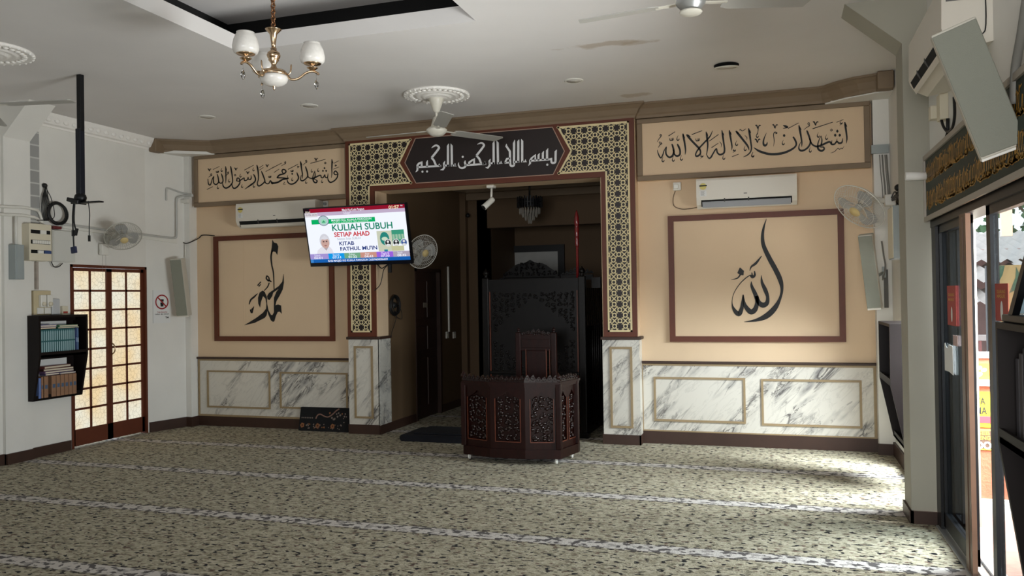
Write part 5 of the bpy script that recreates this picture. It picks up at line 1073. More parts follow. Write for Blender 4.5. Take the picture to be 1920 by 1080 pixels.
for i in range(4):
    p, q = Vector((*DK[i], 0)), Vector((*DK[i+1], 0)); d = (q-p).normalized(); n = Vector((d.y, -d.x, 0)); L_ = (q-p).length; Z = Vector((0, 0, 1))
    cells = [(0, L_)] if i < 3 else [(0, L_/2), (L_/2, L_)]
    b = MB(); r_ = .045
    for (a_, c_) in cells:
        e0, e1 = (r_ if i < 3 else .02), (r_ if i < 3 else .02)
        x0, x1 = a_+e0, c_-e1; o_ = p-n*.022
        # frame with a pointed-arch opening
        b.prism([o_+d*a_+Z*.13, o_+d*x0+Z*.13, o_+d*x0+Z*.69, o_+d*a_+Z*.69], n*.022); b.prism([o_+d*x1+Z*.13, o_+d*c_+Z*.13, o_+d*c_+Z*.69, o_+d*x1+Z*.69], n*.022)
        b.prism([o_+d*x0+Z*.13, o_+d*x1+Z*.13, o_+d*x1+Z*.20, o_+d*x0+Z*.20], n*.022)
        xm = (x0+x1)/2
        b.prism([o_+d*x0+Z*.69, o_+d*x0+Z*.58, o_+d*(x0+(xm-x0)*.35)+Z*.60, o_+d*(x0+(xm-x0)*.75)+Z*.625, o_+d*xm+Z*.65, o_+d*xm+Z*.69], n*.022)
        b.prism([o_+d*xm+Z*.69, o_+d*xm+Z*.65, o_+d*(x1-(x1-xm)*.75)+Z*.625, o_+d*(x1-(x1-xm)*.35)+Z*.60, o_+d*x1+Z*.58, o_+d*x1+Z*.69], n*.022)
    part('panel_frame', b, M_wood, t)
    for (a_, c_) in cells:
        e = .045 if i < 3 else .02; x0, x1 = a_+e, c_-e; b = MB(); carve(b, p-n*.022+d*(x0+.006)+Z*.205, d, Z, n, x1-x0-.012, .40, .06, .0095, 3+i); part('carved_panel', b, M_carved, t, 'scrolling leaf carving')
        b = MB()
        for x in (x0, x1): b.prism([p+d*(x-.004)+Z*.20, p+d*(x+.004)+Z*.20, p+d*(x+.004)+Z*.585, p+d*(x-.004)+Z*.585], n*.004)
        b.prism([p+d*x0+Z*.196, p+d*x1+Z*.196, p+d*x1+Z*.204, p+d*x0+Z*.204], n*.004); part('bead', b, M_woodlite, t, 'worn orange-brown bead')
    b = MB(); crest(b, p+Z*zt0+n*.01, q+Z*zt0+n*.01, n, .07, i); part('cresting', b, M_carved, t)
for (x, y) in (DK[0], DK[3], DK[4]):
    b = MB(); b.obox((x, y, (.135+.72)/2), (.05, .05, .585), None, .008)
    if (x, y) != DK[4]: finial(b, x, y, zt0, 1.0)
    part('corner_post', b, M_wood, t)
for (x, y) in ((-2.745, 7.10), (-1.90, 7.06), (-1.83, 7.36), (-2.745, 7.36)):
    b = MB(); b.box(x-.008, x+.008, y-.012, y+.012, .03, .06); Mq = Matrix.Translation((x, y, .022)) @ Matrix.Rotation(math.pi/2, 4, 'Y'); b.lathe([(.021, -.009), (.022, 0), (.021, .009)], Mq, 14); part('castor', b, M_plastic, t, 'small white castor')

# ------------------------------------------------------------------ chair behind the lectern
cxa, cxb, cyk = -2.50, -2.075, 7.80
t = thing('carved_chair', 'dark red carved chair with turned finials behind the lectern desk', 'chair', ((cxa+cxb)/2, cyk-.2, 0))
for x in (cxa+.03, cxb-.03):
    b = MB(); b.obox((x, cyk, .57), (.055, .05, 1.14), None, .008); finial(b, x, cyk, 1.14, .62); part('back_post', b, M_wood, t)
    b = MB(); b.obox((x, cyk-.34, .22), (.05, .05, .44), None, .008); part('front_leg', b, M_wood, t)
b = MB(); b.obox(((cxa+cxb)/2, cyk, 1.04), (cxb-cxa-.06, .03, .17), None, .006); tr = part('top_rail', b, M_wood, t)
b = MB(); b.obox(((cxa+cxb)/2, cyk-.018, 1.03), (cxb-cxa-.13, .008, .085), None, .003); part('recessed_panel', b, M_wood, tr)
b = MB(); crest(b, (cxa+.06, cyk, 1.12), (cxb-.06, cyk, 1.12), (0, -1, 0), .065, 5, True); carve(b, (cxa+.06, cyk-.012, 1.115), (1, 0, 0), (0, 0, 1), (0, -1, 0), cxb-cxa-.12, .03, .035, .005, 8); part('cresting', b, M_carved, t)
b = MB(); b.obox(((cxa+cxb)/2, cyk, .70), (.20, .02, .55), None, .006); part('splat', b, M_wood, t)
for x in ((cxa+cxb)/2-.105, (cxa+cxb)/2+.105, (cxa+cxb)/2+.14):
    b = MB(); b.obox((x, cyk-.008, .70), (.010, .016, .55), None, .003); part('splat_bead', b, M_woodlite, t, 'worn orange-brown edge')
b = MB(); b.obox(((cxa+cxb)/2, cyk-.17, .445), (cxb-cxa, .38, .05), None, .01); part('seat', b, M_wood, t)
b = MB(); b.obox(((cxa+cxb)/2, cyk-.34, .36), (cxb-cxa-.06, .025, .08)); part('apron', b, M_wood, t)

# ------------------------------------------------------------------ tall pulpit standing in the niche
MY = 8.42
xl, xr = wy(911, 507, MY).x, wy(1091, 505, MY).x; zt_ = wy(1000, 523, MY).z
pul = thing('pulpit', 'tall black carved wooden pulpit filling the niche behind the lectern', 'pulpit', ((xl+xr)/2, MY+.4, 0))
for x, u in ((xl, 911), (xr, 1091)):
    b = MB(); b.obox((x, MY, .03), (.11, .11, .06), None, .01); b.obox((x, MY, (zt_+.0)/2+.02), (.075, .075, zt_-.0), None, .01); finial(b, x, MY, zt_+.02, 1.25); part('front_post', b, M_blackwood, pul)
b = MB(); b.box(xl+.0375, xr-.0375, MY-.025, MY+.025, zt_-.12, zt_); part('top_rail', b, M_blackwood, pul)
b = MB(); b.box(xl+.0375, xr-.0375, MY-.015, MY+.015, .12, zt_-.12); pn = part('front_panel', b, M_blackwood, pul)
b = MB()
for x in (xl+.05, xr-.05): b.box(x-.006, x+.006, MY-.03, MY-.02, .15, zt_-.13)
part('bead', b, M_woodlite, pul, 'lighter worn bead')
pw = (xr-xl-.15)/2; x0 = xl+.075
for sd in (0, 1):
    b = MB()
    for k in range(7):    # carved spandrels narrowing towards the arch crown
        hh = .34*(1-k/7)**1.6+.08; ww = pw/7
        carve(b, ((x0+k*ww) if sd == 0 else (xr-.075-(k+1)*ww), MY-.016, zt_-.14-hh), (1, 0, 0), (0, 0, 1), (0, -1, 0), ww, hh, .05, .007, 20+20*sd+k)
    part('carved_spandrel', b, M_blackwood, pn)
for sd in (0, 1):
    b = MB()
    for k in range(5):
        hh = .30*(1-k/5)+.04; carve(b, (x0+k*.07 if sd == 0 else xr-.075-(k+1)*.07, MY-.016, .70), (1, 0, 0), (0, 0, 1), (0, -1, 0), .07, hh, .05, .007, 60+10*sd+k)
    part('carved_foot', b, M_blackwood, pn)
for z in (.55, .66):
    b = MB(); b.box(xl+.04, xr-.04, MY-.04, MY-.015, z, z+.035, bev=.008); part('cross_rail', b, M_blackwood, pul)
for x in (xl, xr):
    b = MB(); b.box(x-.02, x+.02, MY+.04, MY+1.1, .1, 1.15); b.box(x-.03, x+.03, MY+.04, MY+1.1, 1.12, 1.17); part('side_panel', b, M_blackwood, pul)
for k in range(9):
    x = wy(1101, 600, MY+.35).x+.012+k*.022; b = MB(); b.tube([(x, MY+.35, .08), (x, MY+.35, wy(1110, 540, MY+.35).z)], .008, 6); part('baluster', b, M_blackwood, pul)
b = MB(); x1_ = wy(1128, 600, MY+.35).x; b.box(xr+.03, x1_, MY+.32, MY+.38, wy(1110, 540, MY+.35).z, wy(1110, 520, MY+.35).z); part('hand_rail', b, M_blackwood, pul)
# canopy crest at the back of the pulpit
CY = MY+1.1; a, c = wy(943, 521, CY), wy(1046, 521, CY); pz = wy(995, 487, CY).z
b = MB(); N_ = 14; out = [(a.x, a.z)]
for k in range(N_+1):
    f = k/N_; out.append((a.x+(c.x-a.x)*f, a.z+.03+(pz-a.z-.03)*(math.sin(math.pi*f)**.8)*(1-.18*abs(math.sin(4*math.pi*f)))))
out.append((c.x, a.z)); b.prism([Vector((x, CY, z)) for x, z in out], (0, .025, 0)); cn = part('canopy_crest', b, M_blackwood, pul)
for k in range(10):
    if k % 5 == 0: b = MB()
    f = (k+.5)/10; hh = max(.075, (pz-a.z)*math.sin(math.pi*f)-.02); carve(b, (a.x+(c.x-a.x)*k/10, CY-.001, a.z+.01), (1, 0, 0), (0, 0, 1), (0, -1, 0), (c.x-a.x)/10, hh, .05, .007, 80+k)
    if k % 5 == 4: part('crest_carving', b, M_blackwood, cn)

b = MB(); b.box(a.x-.03, c.x+.03, CY-.03, CY+.04, a.z-.09, a.z, bev=.01); part('canopy_beam', b, M_blackwood, pul)
a2, c2 = wy(1052, 516, CY-.2), wy(1112, 512, CY-.2); b = MB(); crest(b, (a2.x, CY-.2, a2.z), (c2.x, CY-.2, c2.z), (0, -1, 0), .10, 4, True); b.box(a2.x, c2.x, CY-.22, CY-.18, a2.z-.06, a2.z); part('side_crest', b, M_blackwood, pul)
for x in (a.x, c.x): 
    b = MB(); b.obox((x, CY, a.z/2), (.06, .06, a.z)); part('rear_post', b, M_blackwood, pul)
b = MB(); b.box(xl, xr, MY+.05, CY, .0, .35); b.box(xl, xr, MY+.6, CY, .35, .6); part('steps', b, M_blackwood, pul)
# red ceremonial staff
sp_t, sp_b = wy(1084, 392, MY+.02), wy(1081, 500, MY+.02)
h_ = lambda v: wy(1083, v, MY+.02).z
t = thing('ceremonial_staff', 'glossy red turned staff with pointed tip standing at the pulpit post', 'staff', (sp_b.x, MY+.06, .06))
M_red = mat('glossy_red_lacquer', (112, 20, 24), .18, spec=.6, coat=.4)
b = MB(); b.lathe([(.001, h_(392)), (.012, h_(398)), (.022, h_(405)), (.028, h_(413)), (.024, h_(422)), (.018, h_(424)), (.026, h_(428)), (.022, h_(440)), (.018, h_(444)), (.025, h_(447)), (.018, h_(450)), (.022, h_(456)), (.018, h_(461)), (.012, h_(464))][::-1], Matrix.Translation((sp_b.x, MY+.06, 0)), 18); part('spear_head', b, M_red, t)
b = MB(); b.lathe([(.014, .06), (.014, h_(464)), (.016, h_(464)+.005)], Matrix.Translation((sp_b.x, MY+.06, 0)), 14); part('shaft', b, M_red, t)

# ------------------------------------------------------------------ niche contents
dn = bpy.data.objects.new('door_2', None); COL.objects.link(dn); dn.location = (NX0-.06, 9.475, 0); ORG['door_2'] = Vector(dn.location); dn['kind'] = 'structure'; dn['label'] = 'dark brown panelled wooden door in the left wall of the niche'; dn['category'] = 'door'
M_door = mat('dark_door_wood', (52, 34, 26), .5, var=.2, vscale=5, stretch=(4, 4, 1))
b = MB(); b.box(NX0-.08, NX0-.04, 9.08, 9.87, 0, dz); struct('door_slab', b, M_door, parent=dn)
b = MB()
for y in (9.08, 9.83): b.box(NX0-.09, NX0+.012, y, y+.04, 0, dz)
b.box(NX0-.09, NX0+.012, 9.08, 9.87, dz-.04, dz); struct('door_frame', b, M_door, parent=dn)
for (z0, z1) in ((.15, .75), (.85, 1.15), (1.25, dz-.15)):
    for (y0, y1) in ((9.17, 9.44), (9.51, 9.78)):
        b = MB(); b.box(NX0-.045, NX0-.025, y0, y1, z0, z1, bev=.01); struct('raised_panel', b, M_door, parent=dn)
pw0 = wx(798, 572, NX0-.02); b = MB(); b.box(NX0-.03, NX0-.02, pw0.y-.06, pw0.y+.06, pw0.z-.03, pw0.z+.03); struct('name_plate', b, mat('dull_grey_plate', (120, 112, 100), .5), parent=dn)
a, c = wy(925, 463, 11.94), wy(1060, 540, 11.94)
t = thing('framed_picture', 'black framed pale picture on the back wall of the niche', 'picture', ((a.x+c.x)/2, 11.95, c.z))
b = MB(); w = .10
b.box(a.x, c.x, 11.90, 11.95, a.z-w, a.z); b.box(a.x, c.x, 11.90, 11.95, c.z, c.z+.05); b.box(a.x, a.x+w, 11.90, 11.95, c.z+.05, a.z-w); b.box(c.x-w, c.x, 11.90, 11.95, c.z+.05, a.z-w); part('frame', b, M_black, t)
b = MB(); b.box(a.x+w, c.x-w, 11.935, 11.95, c.z+.05, a.z-w); pc = part('print', b, mat('pale_grey_print', (176, 176, 172), .4, var=.08), t, 'pale grey print')
# crystal chandelier in the niche
ch = wy(993, 372, 9.7); cz = lambda v: wy(993, v, 9.7).z
t = thing('crystal_chandelier', 'dark ringed chandelier with hanging crystals inside the niche', 'chandelier', (ch.x, 9.7, cz(420)))
b = MB(); b.tube([(ch.x, 9.7, cz(374)), (ch.x, 9.7, NZ)], .012, 8); part('rod', b, M_blackmetal, t)
b = MB()
for k in range(26):
    a_ = 2*math.pi*k/26; p = Vector((ch.x+.155*math.cos(a_), 9.7+.155*math.sin(a_), 0)); R = Matrix.Rotation(a_, 3, 'Z'); b.obox((p.x, p.y, (cz(370)+cz(390))/2+.008*(k % 2)), (.008, .022, cz(370)-cz(390)), R, .003)
b.torus((ch.x, 9.7, cz(380)), .15, .012, (0, 0, 1), 30, 6); part('ring', b, M_blackmetal, t)
b = MB()
for (r_, v0, v1, n_) in ((.125, 390, 402, 22), (.09, 393, 408, 16), (.055, 396, 414, 11), (.02, 400, 420, 5)):
    for k in range(n_):
        a_ = 2*math.pi*k/n_; p = Vector((ch.x+r_*math.cos(a_), 9.7+r_*math.sin(a_), 0)); b.lathe([(.001, cz(v1)), (.008, cz(v1)+.02), (.008, cz(v0)-.01), (.001, cz(v0))], Matrix.Translation(p), 5, False)
part('crystals', b, mat('smoky_crystal', (150, 146, 138), .12, spec=.8), t, 'hanging crystal drops')
# security camera under the lintel
q = wy(922, 362, 8.22); t = thing('security_camera', 'white bullet security camera under the niche lintel', 'camera', (q.x, 8.22, q.z-.15))
b = MB(); b.box(q.x-.045, q.x+.035, 8.18, 8.26, 2.66, 2.69, bev=.004); part('junction_box', b, M_plastic, t)
e0, e1 = Vector((q.x, 8.22, 2.66)), wy(921, 374, 8.20); b = MB(); b.tube([e0, e1], .012, 10); b.sphere(e1, .016, 10); part('arm', b, M_plastic, t)
h0, h1 = wy(925, 373, 8.19), wy(907, 389, 8.10); b = MB(); b.tube([h0, h0+(h1-h0)*.1, h0+(h1-h0)*.9, h1], [.024, .03, .032, .032], 16); part('body', b, M_plastic, t)
b = MB(); dd = (h1-h0).normalized(); b.tube([h1-dd*.002, h1+dd*.004], .027, 16); part('lens', b, M_black, t, 'dark lens')
q = wy(877, 404, 10.55); t = thing('dome_camera', 'small black camera ball high in the niche corner', 'camera', (q.x, q.y, q.z)); b = MB(); b.sphere(q, .03, 12); part('ball', b, M_black, t); b = MB(); b.tube([q, q+Vector((-.02, .06, .04))], .008, 6); part('stem', b, M_grey_pl, t)
# conduit and switches on the niche wall
b = MB(); a, c = wx(839, 500, NX0), wx(839, 622, NX0); b.box(NX0, NX0+.02, a.y-.012, a.y+.012, c.z, a.z); single('conduit_pipe', b, M_plastic, 'thin pale conduit on the niche wall right of the brown door', 'pipe')
for k, u in enumerate((838, 851)):
    q = wx(u, 628, NX0); b = MB(); b.box(NX0, NX0+.012, q.y-.045, q.y+.045, q.z-.045, q.z+.045, bev=.003); t = thing('wall_switch', ['pale switch plate at the foot of the niche conduit', 'pale switch plate just right of the conduit in the niche'][k], 'switch', (NX0, q.y, q.z-.045)); part('switch_plate', b, M_plastic, t); b = MB(); b.box(NX0+.012, NX0+.016, q.y-.012, q.y+.012, q.z-.018, q.z+.018); part('rocker', b, M_cream_pl, t)
q = wy(1130, 575, 8.3); 
t = thing('wall_switch', 'white switch plate on the inner side of the right column', 'switch', (-1.685, 8.3, q.z-.1)); b = MB(); b.box(-1.70, -1.68, 8.26, 8.34, q.z-.10, q.z+.10, bev=.003); part('switch_plate', b, M_plastic, t)
# coil of black cable on the left reveal
q = wx(736, 572, NX0); t = thing('cable_coil', 'small coil of black cable hanging on the left side of the niche opening', 'cable coil', (NX0, q.y, q.z-.3))
b = MB()
for k in range(5): b.torus((NX0+.02+.006*k, q.y+random.uniform(-.02, .02), q.z+random.uniform(-.02, .02)), .095+random.uniform(-.015, .02), .006, (1, .1*random.uniform(-1, 1), .1*random.uniform(-1, 1)), 22, 5)
b.sphere((NX0+.04, q.y-.03, q.z), .045, 8, (.5, 1, .8)); part('loops', b, M_cable, t)
b = MB(); b.tube(cr_spline([wx(735, 560, NX0+.03), wx(741, 590, NX0+.03), wx(753, 598, NX0+.03), wx(752, 582, NX0+.03), wx(745, 572, NX0+.03), wx(742, 600, NX0+.03), wx(735, 622, NX0+.03), wx(733, 632, NX0+.03)], 6), .004, 5); part('loose_lead', b, M_cable, t)
# folded dark mat on the floor
b = MB(); x0, x1 = -3.80, -2.95; prof = []
for k in range(9): a_ = math.pi/2+math.pi*k/8; prof.append((x0+.035+.035*math.cos(a_), .036+.034*math.sin(a_)))
poly = [(x, 7.80, z) for x, z in prof]+[(x1, 7.80, .004), (x1, 7.80, .07)]
b.prism(poly, (0, .5, 0)); mt_ = thing('floor_mat', 'folded dark navy mat lying on the carpet left of the lectern', 'mat', (-3.4, 8.05, 0)); part('top_fold', b, mat('navy_felt', (18, 20, 28), .95, var=.2, vscale=20, bump=.3, bscale=120), mt_)
b = MB(); b.box(x0+.14, x1, 7.84, 8.28, .07, .092, bev=.01); part('upper_layer', b, mat('navy_felt', (18, 20, 28), .95), mt_)
# patterned rug leaning on the wainscot
a, c = wy(561, 764, 8.19), wy(655, 812, 8.19); t = thing('folded_rug', 'folded black rug with orange flowers leaning on the marble left of the niche', 'rug', ((a.x+c.x)/2, 8.2, 0)); hz_ = a.z
M_rug = mat('black_rug', (16, 17, 20), .95, var=.3, vscale=18, bump=.3, bscale=150)
b = MB(); b.prism([(a.x, 8.165, .002), (a.x, 8.24, .002), (a.x, 8.262, hz_), (a.x, 8.225, hz_)], (c.x-a.x, 0, 0)); part('rug_body', b, M_rug, t)
def rp_(f, g, n=.0015): y = 8.165+(8.225-8.165)*g; return Vector((a.x+(c.x-a.x)*f, y-n, hz_*g))
fl = MB(); rd = random.Random(4); M1 = 0
def blot(f, g, r_, k_, idx, n=.0015):
    ff = fl.quad([rp_(f+r_*math.cos(q*2*math.pi/k_)/(c.x-a.x)*(1 if q % 2 else .8), g+r_*math.sin(q*2*math.pi/k_)/hz_*(1 if q % 2 else .8), n) for q in range(k_)]); ff.material_index = idx
for f in (.07, .38, .68): blot(f, .24, .03, 10, 0); blot(f, .24, .012, 8, 1, .002)
for k in range(34): blot(rd.uniform(.12, .95), rd.uniform(.12, .3), rd.uniform(.006, .012), 6, rd.choice((0, 2, 2)))
for k in range(14): blot(rd.uniform(.55, .95), rd.uniform(.35, .8), rd.uniform(.008, .016), 7, rd.choice((0, 2, 2)))
for k in range(7): blot(.05+k*.035, .56, .009, 6, 2)
part('flower_pattern', fl, [mat('rug_orange', (138, 92, 58), .9), mat('rug_brown', (84, 46, 26), .9), mat('rug_grey_pink', (120, 108, 100), .9)], t)
b = MB(); b.tube(cr_spline([rp_(.33, .53), rp_(.36, .68), rp_(.42, .72), rp_(.5, .64), rp_(.58, .62), rp_(.66, .74), rp_(.73, .9), rp_(.78, .97)], 6), .008, 6); part('vine_stripe', b, mat('rug_vine', (128, 98, 86), .9), t)
# ================================================================== right side
# white trunking with loose cables high in the right corner
b = MB(); q = wy(1640, 285, 8.12); b.box(.845, .99, 8.11, 8.15, wy(1640, 288, 8.12).z, wy(1640, 272, 8.12).z); single('cable_trunking', b, M_grey_pl, 'short grey trunking beside the right end of the calligraphy panel', 'trunking')
b = MB()
for k, u in enumerate((1651, 1656, 1661, 1664)): b.tube(cr_spline([wy(u-2, 290, 8.10), wy(u, 320, 8.10), wy(u+3, 350, 8.09), wy(u+5, 382, 8.07)], 4), .007 if k % 2 else .004, 5)
single('cable_bundle', b, M_gcable, 'vertical grey cables hanging behind the right wall fan', 'cables')
q = wx(1688, 365, XR-.03); b = MB()
for k in range(10):
    p = wx(1676+random.uniform(0, 18), 350+random.uniform(0, 22), XR-.04); b.tube(cr_spline([wx(1669, 378, XR-.02), p, wx(1680+random.uniform(0, 14), 372+random.uniform(-8, 8), XR-.05), wx(1684+random.uniform(-4, 6), 386, XR-.02)], 4), .006, 5)
b.sphere(wx(1684, 352, XR-.03), .03, 8); single('cable_tangle', b, M_cable, 'tangle of black cables above the grey box on the right wall', 'cables')
b = MB(); b.tube(cr_spline([wx(1691, 312, XR-.02), wx(1696, 325, XR-.03), wx(1697, 350, XR-.03), wx(1694, 382, XR-.03)], 5), .012, 6); b.tube(cr_spline([wx(1702, 320, XR-.03), wx(1702, 340, XR-.03), wx(1698, 384, XR-.03)], 5), .008, 6); single('cable_bundle', b, M_gcable, 'grey conduit tails dropping into the grey box on the right wall', 'cables')
b0 = wx(1683, 380, XR-.10); b1 = wx(1704, 478, XR-.10)
t = thing('junction_box', 'grey metal control box on the right wall above the bookshelf', 'junction box', (XR, 7.3, b1.z)); b = MB(); b.box(XR-.11, XR, 7.12, 7.42, b1.z, b0.z, bev=.005); part('casing', b, M_grey_pl, t)
b = MB(); b.box(XR-.115, XR-.11, 7.13, 7.41, b1.z+.01, b0.z-.01); part('cover', b, M_cream_pl, t)
b = MB(); b.tube(cr_spline([wy(1653, 452, 8.0), wy(1657, 480, 8.05), wy(1660, 500, 8.06), wy(1655, 525, 8.0)], 6), .008, 6); single('loose_cable', b, M_gcable, 'grey cable looping behind the right corner speaker', 'cable')
b = MB(); b.box(.93, .965, 8.13, 8.15, wy(1673, 577, 8.12).z, wy(1673, 505, 8.12).z); single('cable_trunking', b, mat('dark_trunking', (88, 86, 82), .6), 'dark narrow trunking above the right bookshelf', 'trunking')
bookshelf('dark brown empty wall bookshelf in the right corner', -1, XR, 6.52, 7.20, .33, 1.255, .225, .13, .80)
# tall corner window with a white frame (glazing seen edge-on)
w = bpy.data.objects.new('window_1', None); COL.objects.link(w); w.location = (XR+.1, 6.8, .16); ORG['window_1'] = Vector(w.location); w['kind'] = 'structure'; w['label'] = 'tall bright window in the right wall behind the bookshelf'; w['category'] = 'window'
b = MB()
for y in (6.1, 6.78, 7.44): b.box(XR+.08, XR+.14, y, y+.05, .16, 1.70)
b.box(XR+.08, XR+.14, 6.1, 7.5, .16, .22); b.box(XR+.08, XR+.14, 6.1, 7.5, 1.64, 1.70); struct('window_frame', b, M_plastic, parent=w)
G_clear = tinted_glass('clear_glass', (.9, .93, .94), .06); G_tint = tinted_glass('tinted_glass', (.62, .65, .66), .10)
for y in (6.15, 6.83):
    b = MB(); b.box(XR+.105, XR+.11, y, y+.61, .22, 1.64); struct('window_pane', b, G_clear, parent=w)
# conduit across the pillar
b = MB(); z = wy(1720, 330, 5.79).z; b.tube([(.80, 5.78, z), (.945, 5.78, z-.005)], .028, 10); single('conduit_pipe', b, M_white, 'painted pipe crossing the right pillar beside the green banner', 'pipe')
b = MB(); a = wx(1768, 200, XD-.02); c = wx(1753, 212, XD-.02)
t = thing('wall_socket', 'cream isolator switch under the right air conditioner with looping cables', 'socket', (XD, a.y, a.z-.07)); b.box(XD-.045, XD, a.y-.05, a.y+.05, a.z-.08, a.z+.07, bev=.004); part('switch_body', b, M_cream_pl, t)
b = MB(); b.box(XD-.05, XD, c.y-.035, c.y+.035, c.z-.04, c.z+.04, bev=.004); part('plug', b, M_cream_pl, t)
b = MB(); b.tube(cr_spline([wx(1764, 216, XD-.03), wx(1768, 235, XD-.03), wx(1777, 247, XD-.02), wx(1786, 238, XD-.03), wx(1790, 215, XD-.03), wx(1789, 182, XD-.04)], 6), .008, 6); b.tube([wx(1777, 222, XD-.012), wx(1777, 250, XD-.012), wx(1770, 270, XD-.012)], .010, 6); part('cables', b, M_cable, t)
b = MB(); b.tube(cr_spline([wx(1925, 0, XD-.03), wx(1916, 60, XD-.03), wx(1904, 130, XD-.03), wx(1902, 195, XD-.03)], 6), .018, 8); single('cable_bundle', b, M_gcable, 'thick grey cable dropping to the banner at the right edge', 'cables')
# ------------------------------------------------------------------ green and gold banner over the sliding door
BX = XD-.03; y0, y1 = 5.80, 3.25; zb_, zt_ = 1.965, 2.325
t = thing('banner', 'long dark green banner with gold Arabic script above the sliding door', 'banner', (XD, (y0+y1)/2, zb_))
b = MB(); b.box(BX, XD, y1, y0, zb_, zt_); part('board', b, mat('banner_green', (40, 50, 42), .6, var=.1), t)
b = MB(); k = .03
b.box(BX-.012, BX, y1, y0, zb_-k, zb_); b.box(BX-.012, BX, y1, y0, zt_, zt_+k); b.box(BX-.012, BX, y0-.005, y0+.015, zb_-k, zt_+k); part('frame', b, mat('banner_frame_grey', (160, 152, 140), .5), t)
gl = MB(); rd = random.Random(11)
for row, (z0, z1) in enumerate(((2.16, 2.30), (1.99, 2.13))):
    y = y0-.05
    while y > y1+.05:
        h = z1-z0
        def gs(pts, w):
            for i in range(len(pts)-1):
                p, q = Vector((0, pts[i][0], pts[i][1])), Vector((0, pts[i+1][0], pts[i+1][1])); d = (q-p); n = Vector((0, -d.z, d.y)).normalized()*w/2
                gl.quad([Vector((BX-.0012, v.y, v.z)) for v in (p-n, q-n*.6, q+n*.6, p+n)])
        # tall slanted letter stems, bowls below them and small vowel strokes
        zt3 = z1-h*rd.uniform(0, .35); gs([(y, zt3), (y+.012, (zt3+z0)/2), (y+.03, z0+h*rd.uniform(.1, .35))], rd.uniform(.012, .02))
        if rd.random() < .6:
            r_ = rd.uniform(.02, .045); gs([(y+.02-r_+r_*math.cos(a_/6*math.pi), z0+h*.35-r_*.8*math.sin(a_/6*math.pi)) for a_ in range(7)], .014)
        if rd.random() < .7: gs([(y-.005, z0+h*rd.uniform(.55, .95)), (y-.035, z0+h*rd.uniform(.7, 1.05))], .009)
        if rd.random() < .5: gs([(y+.03, z0+h*.2), (y-.02, z0+h*.12), (y-.05, z0+h*.3)], .013)
        y -= rd.uniform(.022, .042)
part('lettering', gl, mat('banner_gold', (170, 124, 40), .45), t, 'gold Arabic script')
# ------------------------------------------------------------------ sliding doors
d3 = bpy.data.objects.new('door_3', None); COL.objects.link(d3); d3.location = (XD, 4.6, 0); ORG['door_3'] = Vector(d3.location); d3['kind'] = 'structure'; d3['label'] = 'black framed tinted glass sliding doors standing partly open on the right'; d3['category'] = 'door'
b = MB(); b.box(XD-.01, XD+.12, 3.0, 5.79, 1.895, 1.955); b.box(XD-.005, XD+.12, 5.66, 5.79, 0, 1.93); struct('door_frame', b, M_blackmetal, parent=d3)
b = MB(); b.box(XD-.02, XD+.16, 3.0, 5.75, 0, .012); b.box(XD+.02, XD+.03, 3.0, 5.75, .012, .03); b.box(XD+.08, XD+.09, 3.0, 5.75, .012, .03); struct('bottom_track', b, M_alu, parent=d3)
def leaf(X, ya, yb, glass, st=.045):
    b = MB(); b.box(X-.018, X+.018, ya, ya+st, .03, 1.895); b.box(X-.018, X+.018, yb-st, yb, .03, 1.895); b.box(X-.018, X+.018, ya, yb, .03, .12); b.box(X-.018, X+.018, ya, yb, 1.85, 1.895)
    o = struct('sliding_leaf', b, M_blackmetal, parent=d3); b = MB(); b.box(X-.003, X+.003, ya+st, yb-st, .12, 1.85); struct('glass_pane', b, glass, parent=o); return o
ly = lambda u, X=XD: wx(u, 700, X).y
leaf(XD+.03, ly(1812), 5.67, G_tint); leaf(XD+.085, ly(1806, XD+.085), 5.66, G_tint)
jb = MB(); jb.box(XD-.012, XD+.012, ly(1821), ly(1809), 0, 1.90); jb.box(XD-.016, XD-.012, ly(1816), ly(1814), .02, 1.88); jp = struct('timber_jamb', jb, mat('bronze_brown_jamb', (96, 72, 56), .4, var=.12, vscale=10), parent=d3); jp['label'] = 'brown metal door jamb'
leaf(XD+.025, 3.10, ly(1852), G_clear, .07)
# stickers on the glass
def sticker(name, u0, v0, u1, v1, X, rgb, label, cat, group=None):
    a, c = wx(u0, v0, X), wx(u1, v1, X); t = thing(name, label, cat, (X, (a.y+c.y)/2, c.z), group); b = MB(); b.box(X-.0015, X, a.y, c.y, c.z, a.z); part('sheet', b, mat('sheet_%d_%d_%d' % rgb, rgb, .6), t); return t, a, c
for (u0, v0, u1, v1, lb) in ((1776, 536, 1794, 612, 'red notice stuck on the dark left glass leaf'), (1866, 532, 1892, 604, 'red notice stuck on the glass behind the shelf at the right edge')):
    X = XD+.020; t, a, c = sticker('door_notice', u0, v0, u1, v1, X, (164, 62, 56), lb, 'notice', 'red notices on the glass doors')
    yl, zl = (lambda f: a.y+(c.y-a.y)*f), (lambda g: c.z+(a.z-c.z)*g); b = MB()
    for g in (.62, .74): text_mesh(b, 'DILARANG' if g > .7 else 'MASUK', lambda x, y, g=g: (X-.002, yl(.15)-x, zl(g)+y), .016, 0, 0, abs(c.y-a.y)*.65, .02)
    part('yellow_text', b, mat('notice_yellow', (196, 150, 70), .6), t)
    b = MB(); n_ = 14; b.quad([(X-.0018, yl(.5)+.022*math.cos(q*2*math.pi/n_), zl(.28)+.045*math.sin(q*2*math.pi/n_)) for q in range(n_)]); part('white_symbol', b, M_paper, t)
a, c = wx(1771, 642, XD+.020), wx(1788, 704, XD+.020); b = MB(); yl, zl = (lambda f: a.y+(c.y-a.y)*f), (lambda g: c.z+(a.z-c.z)*g)
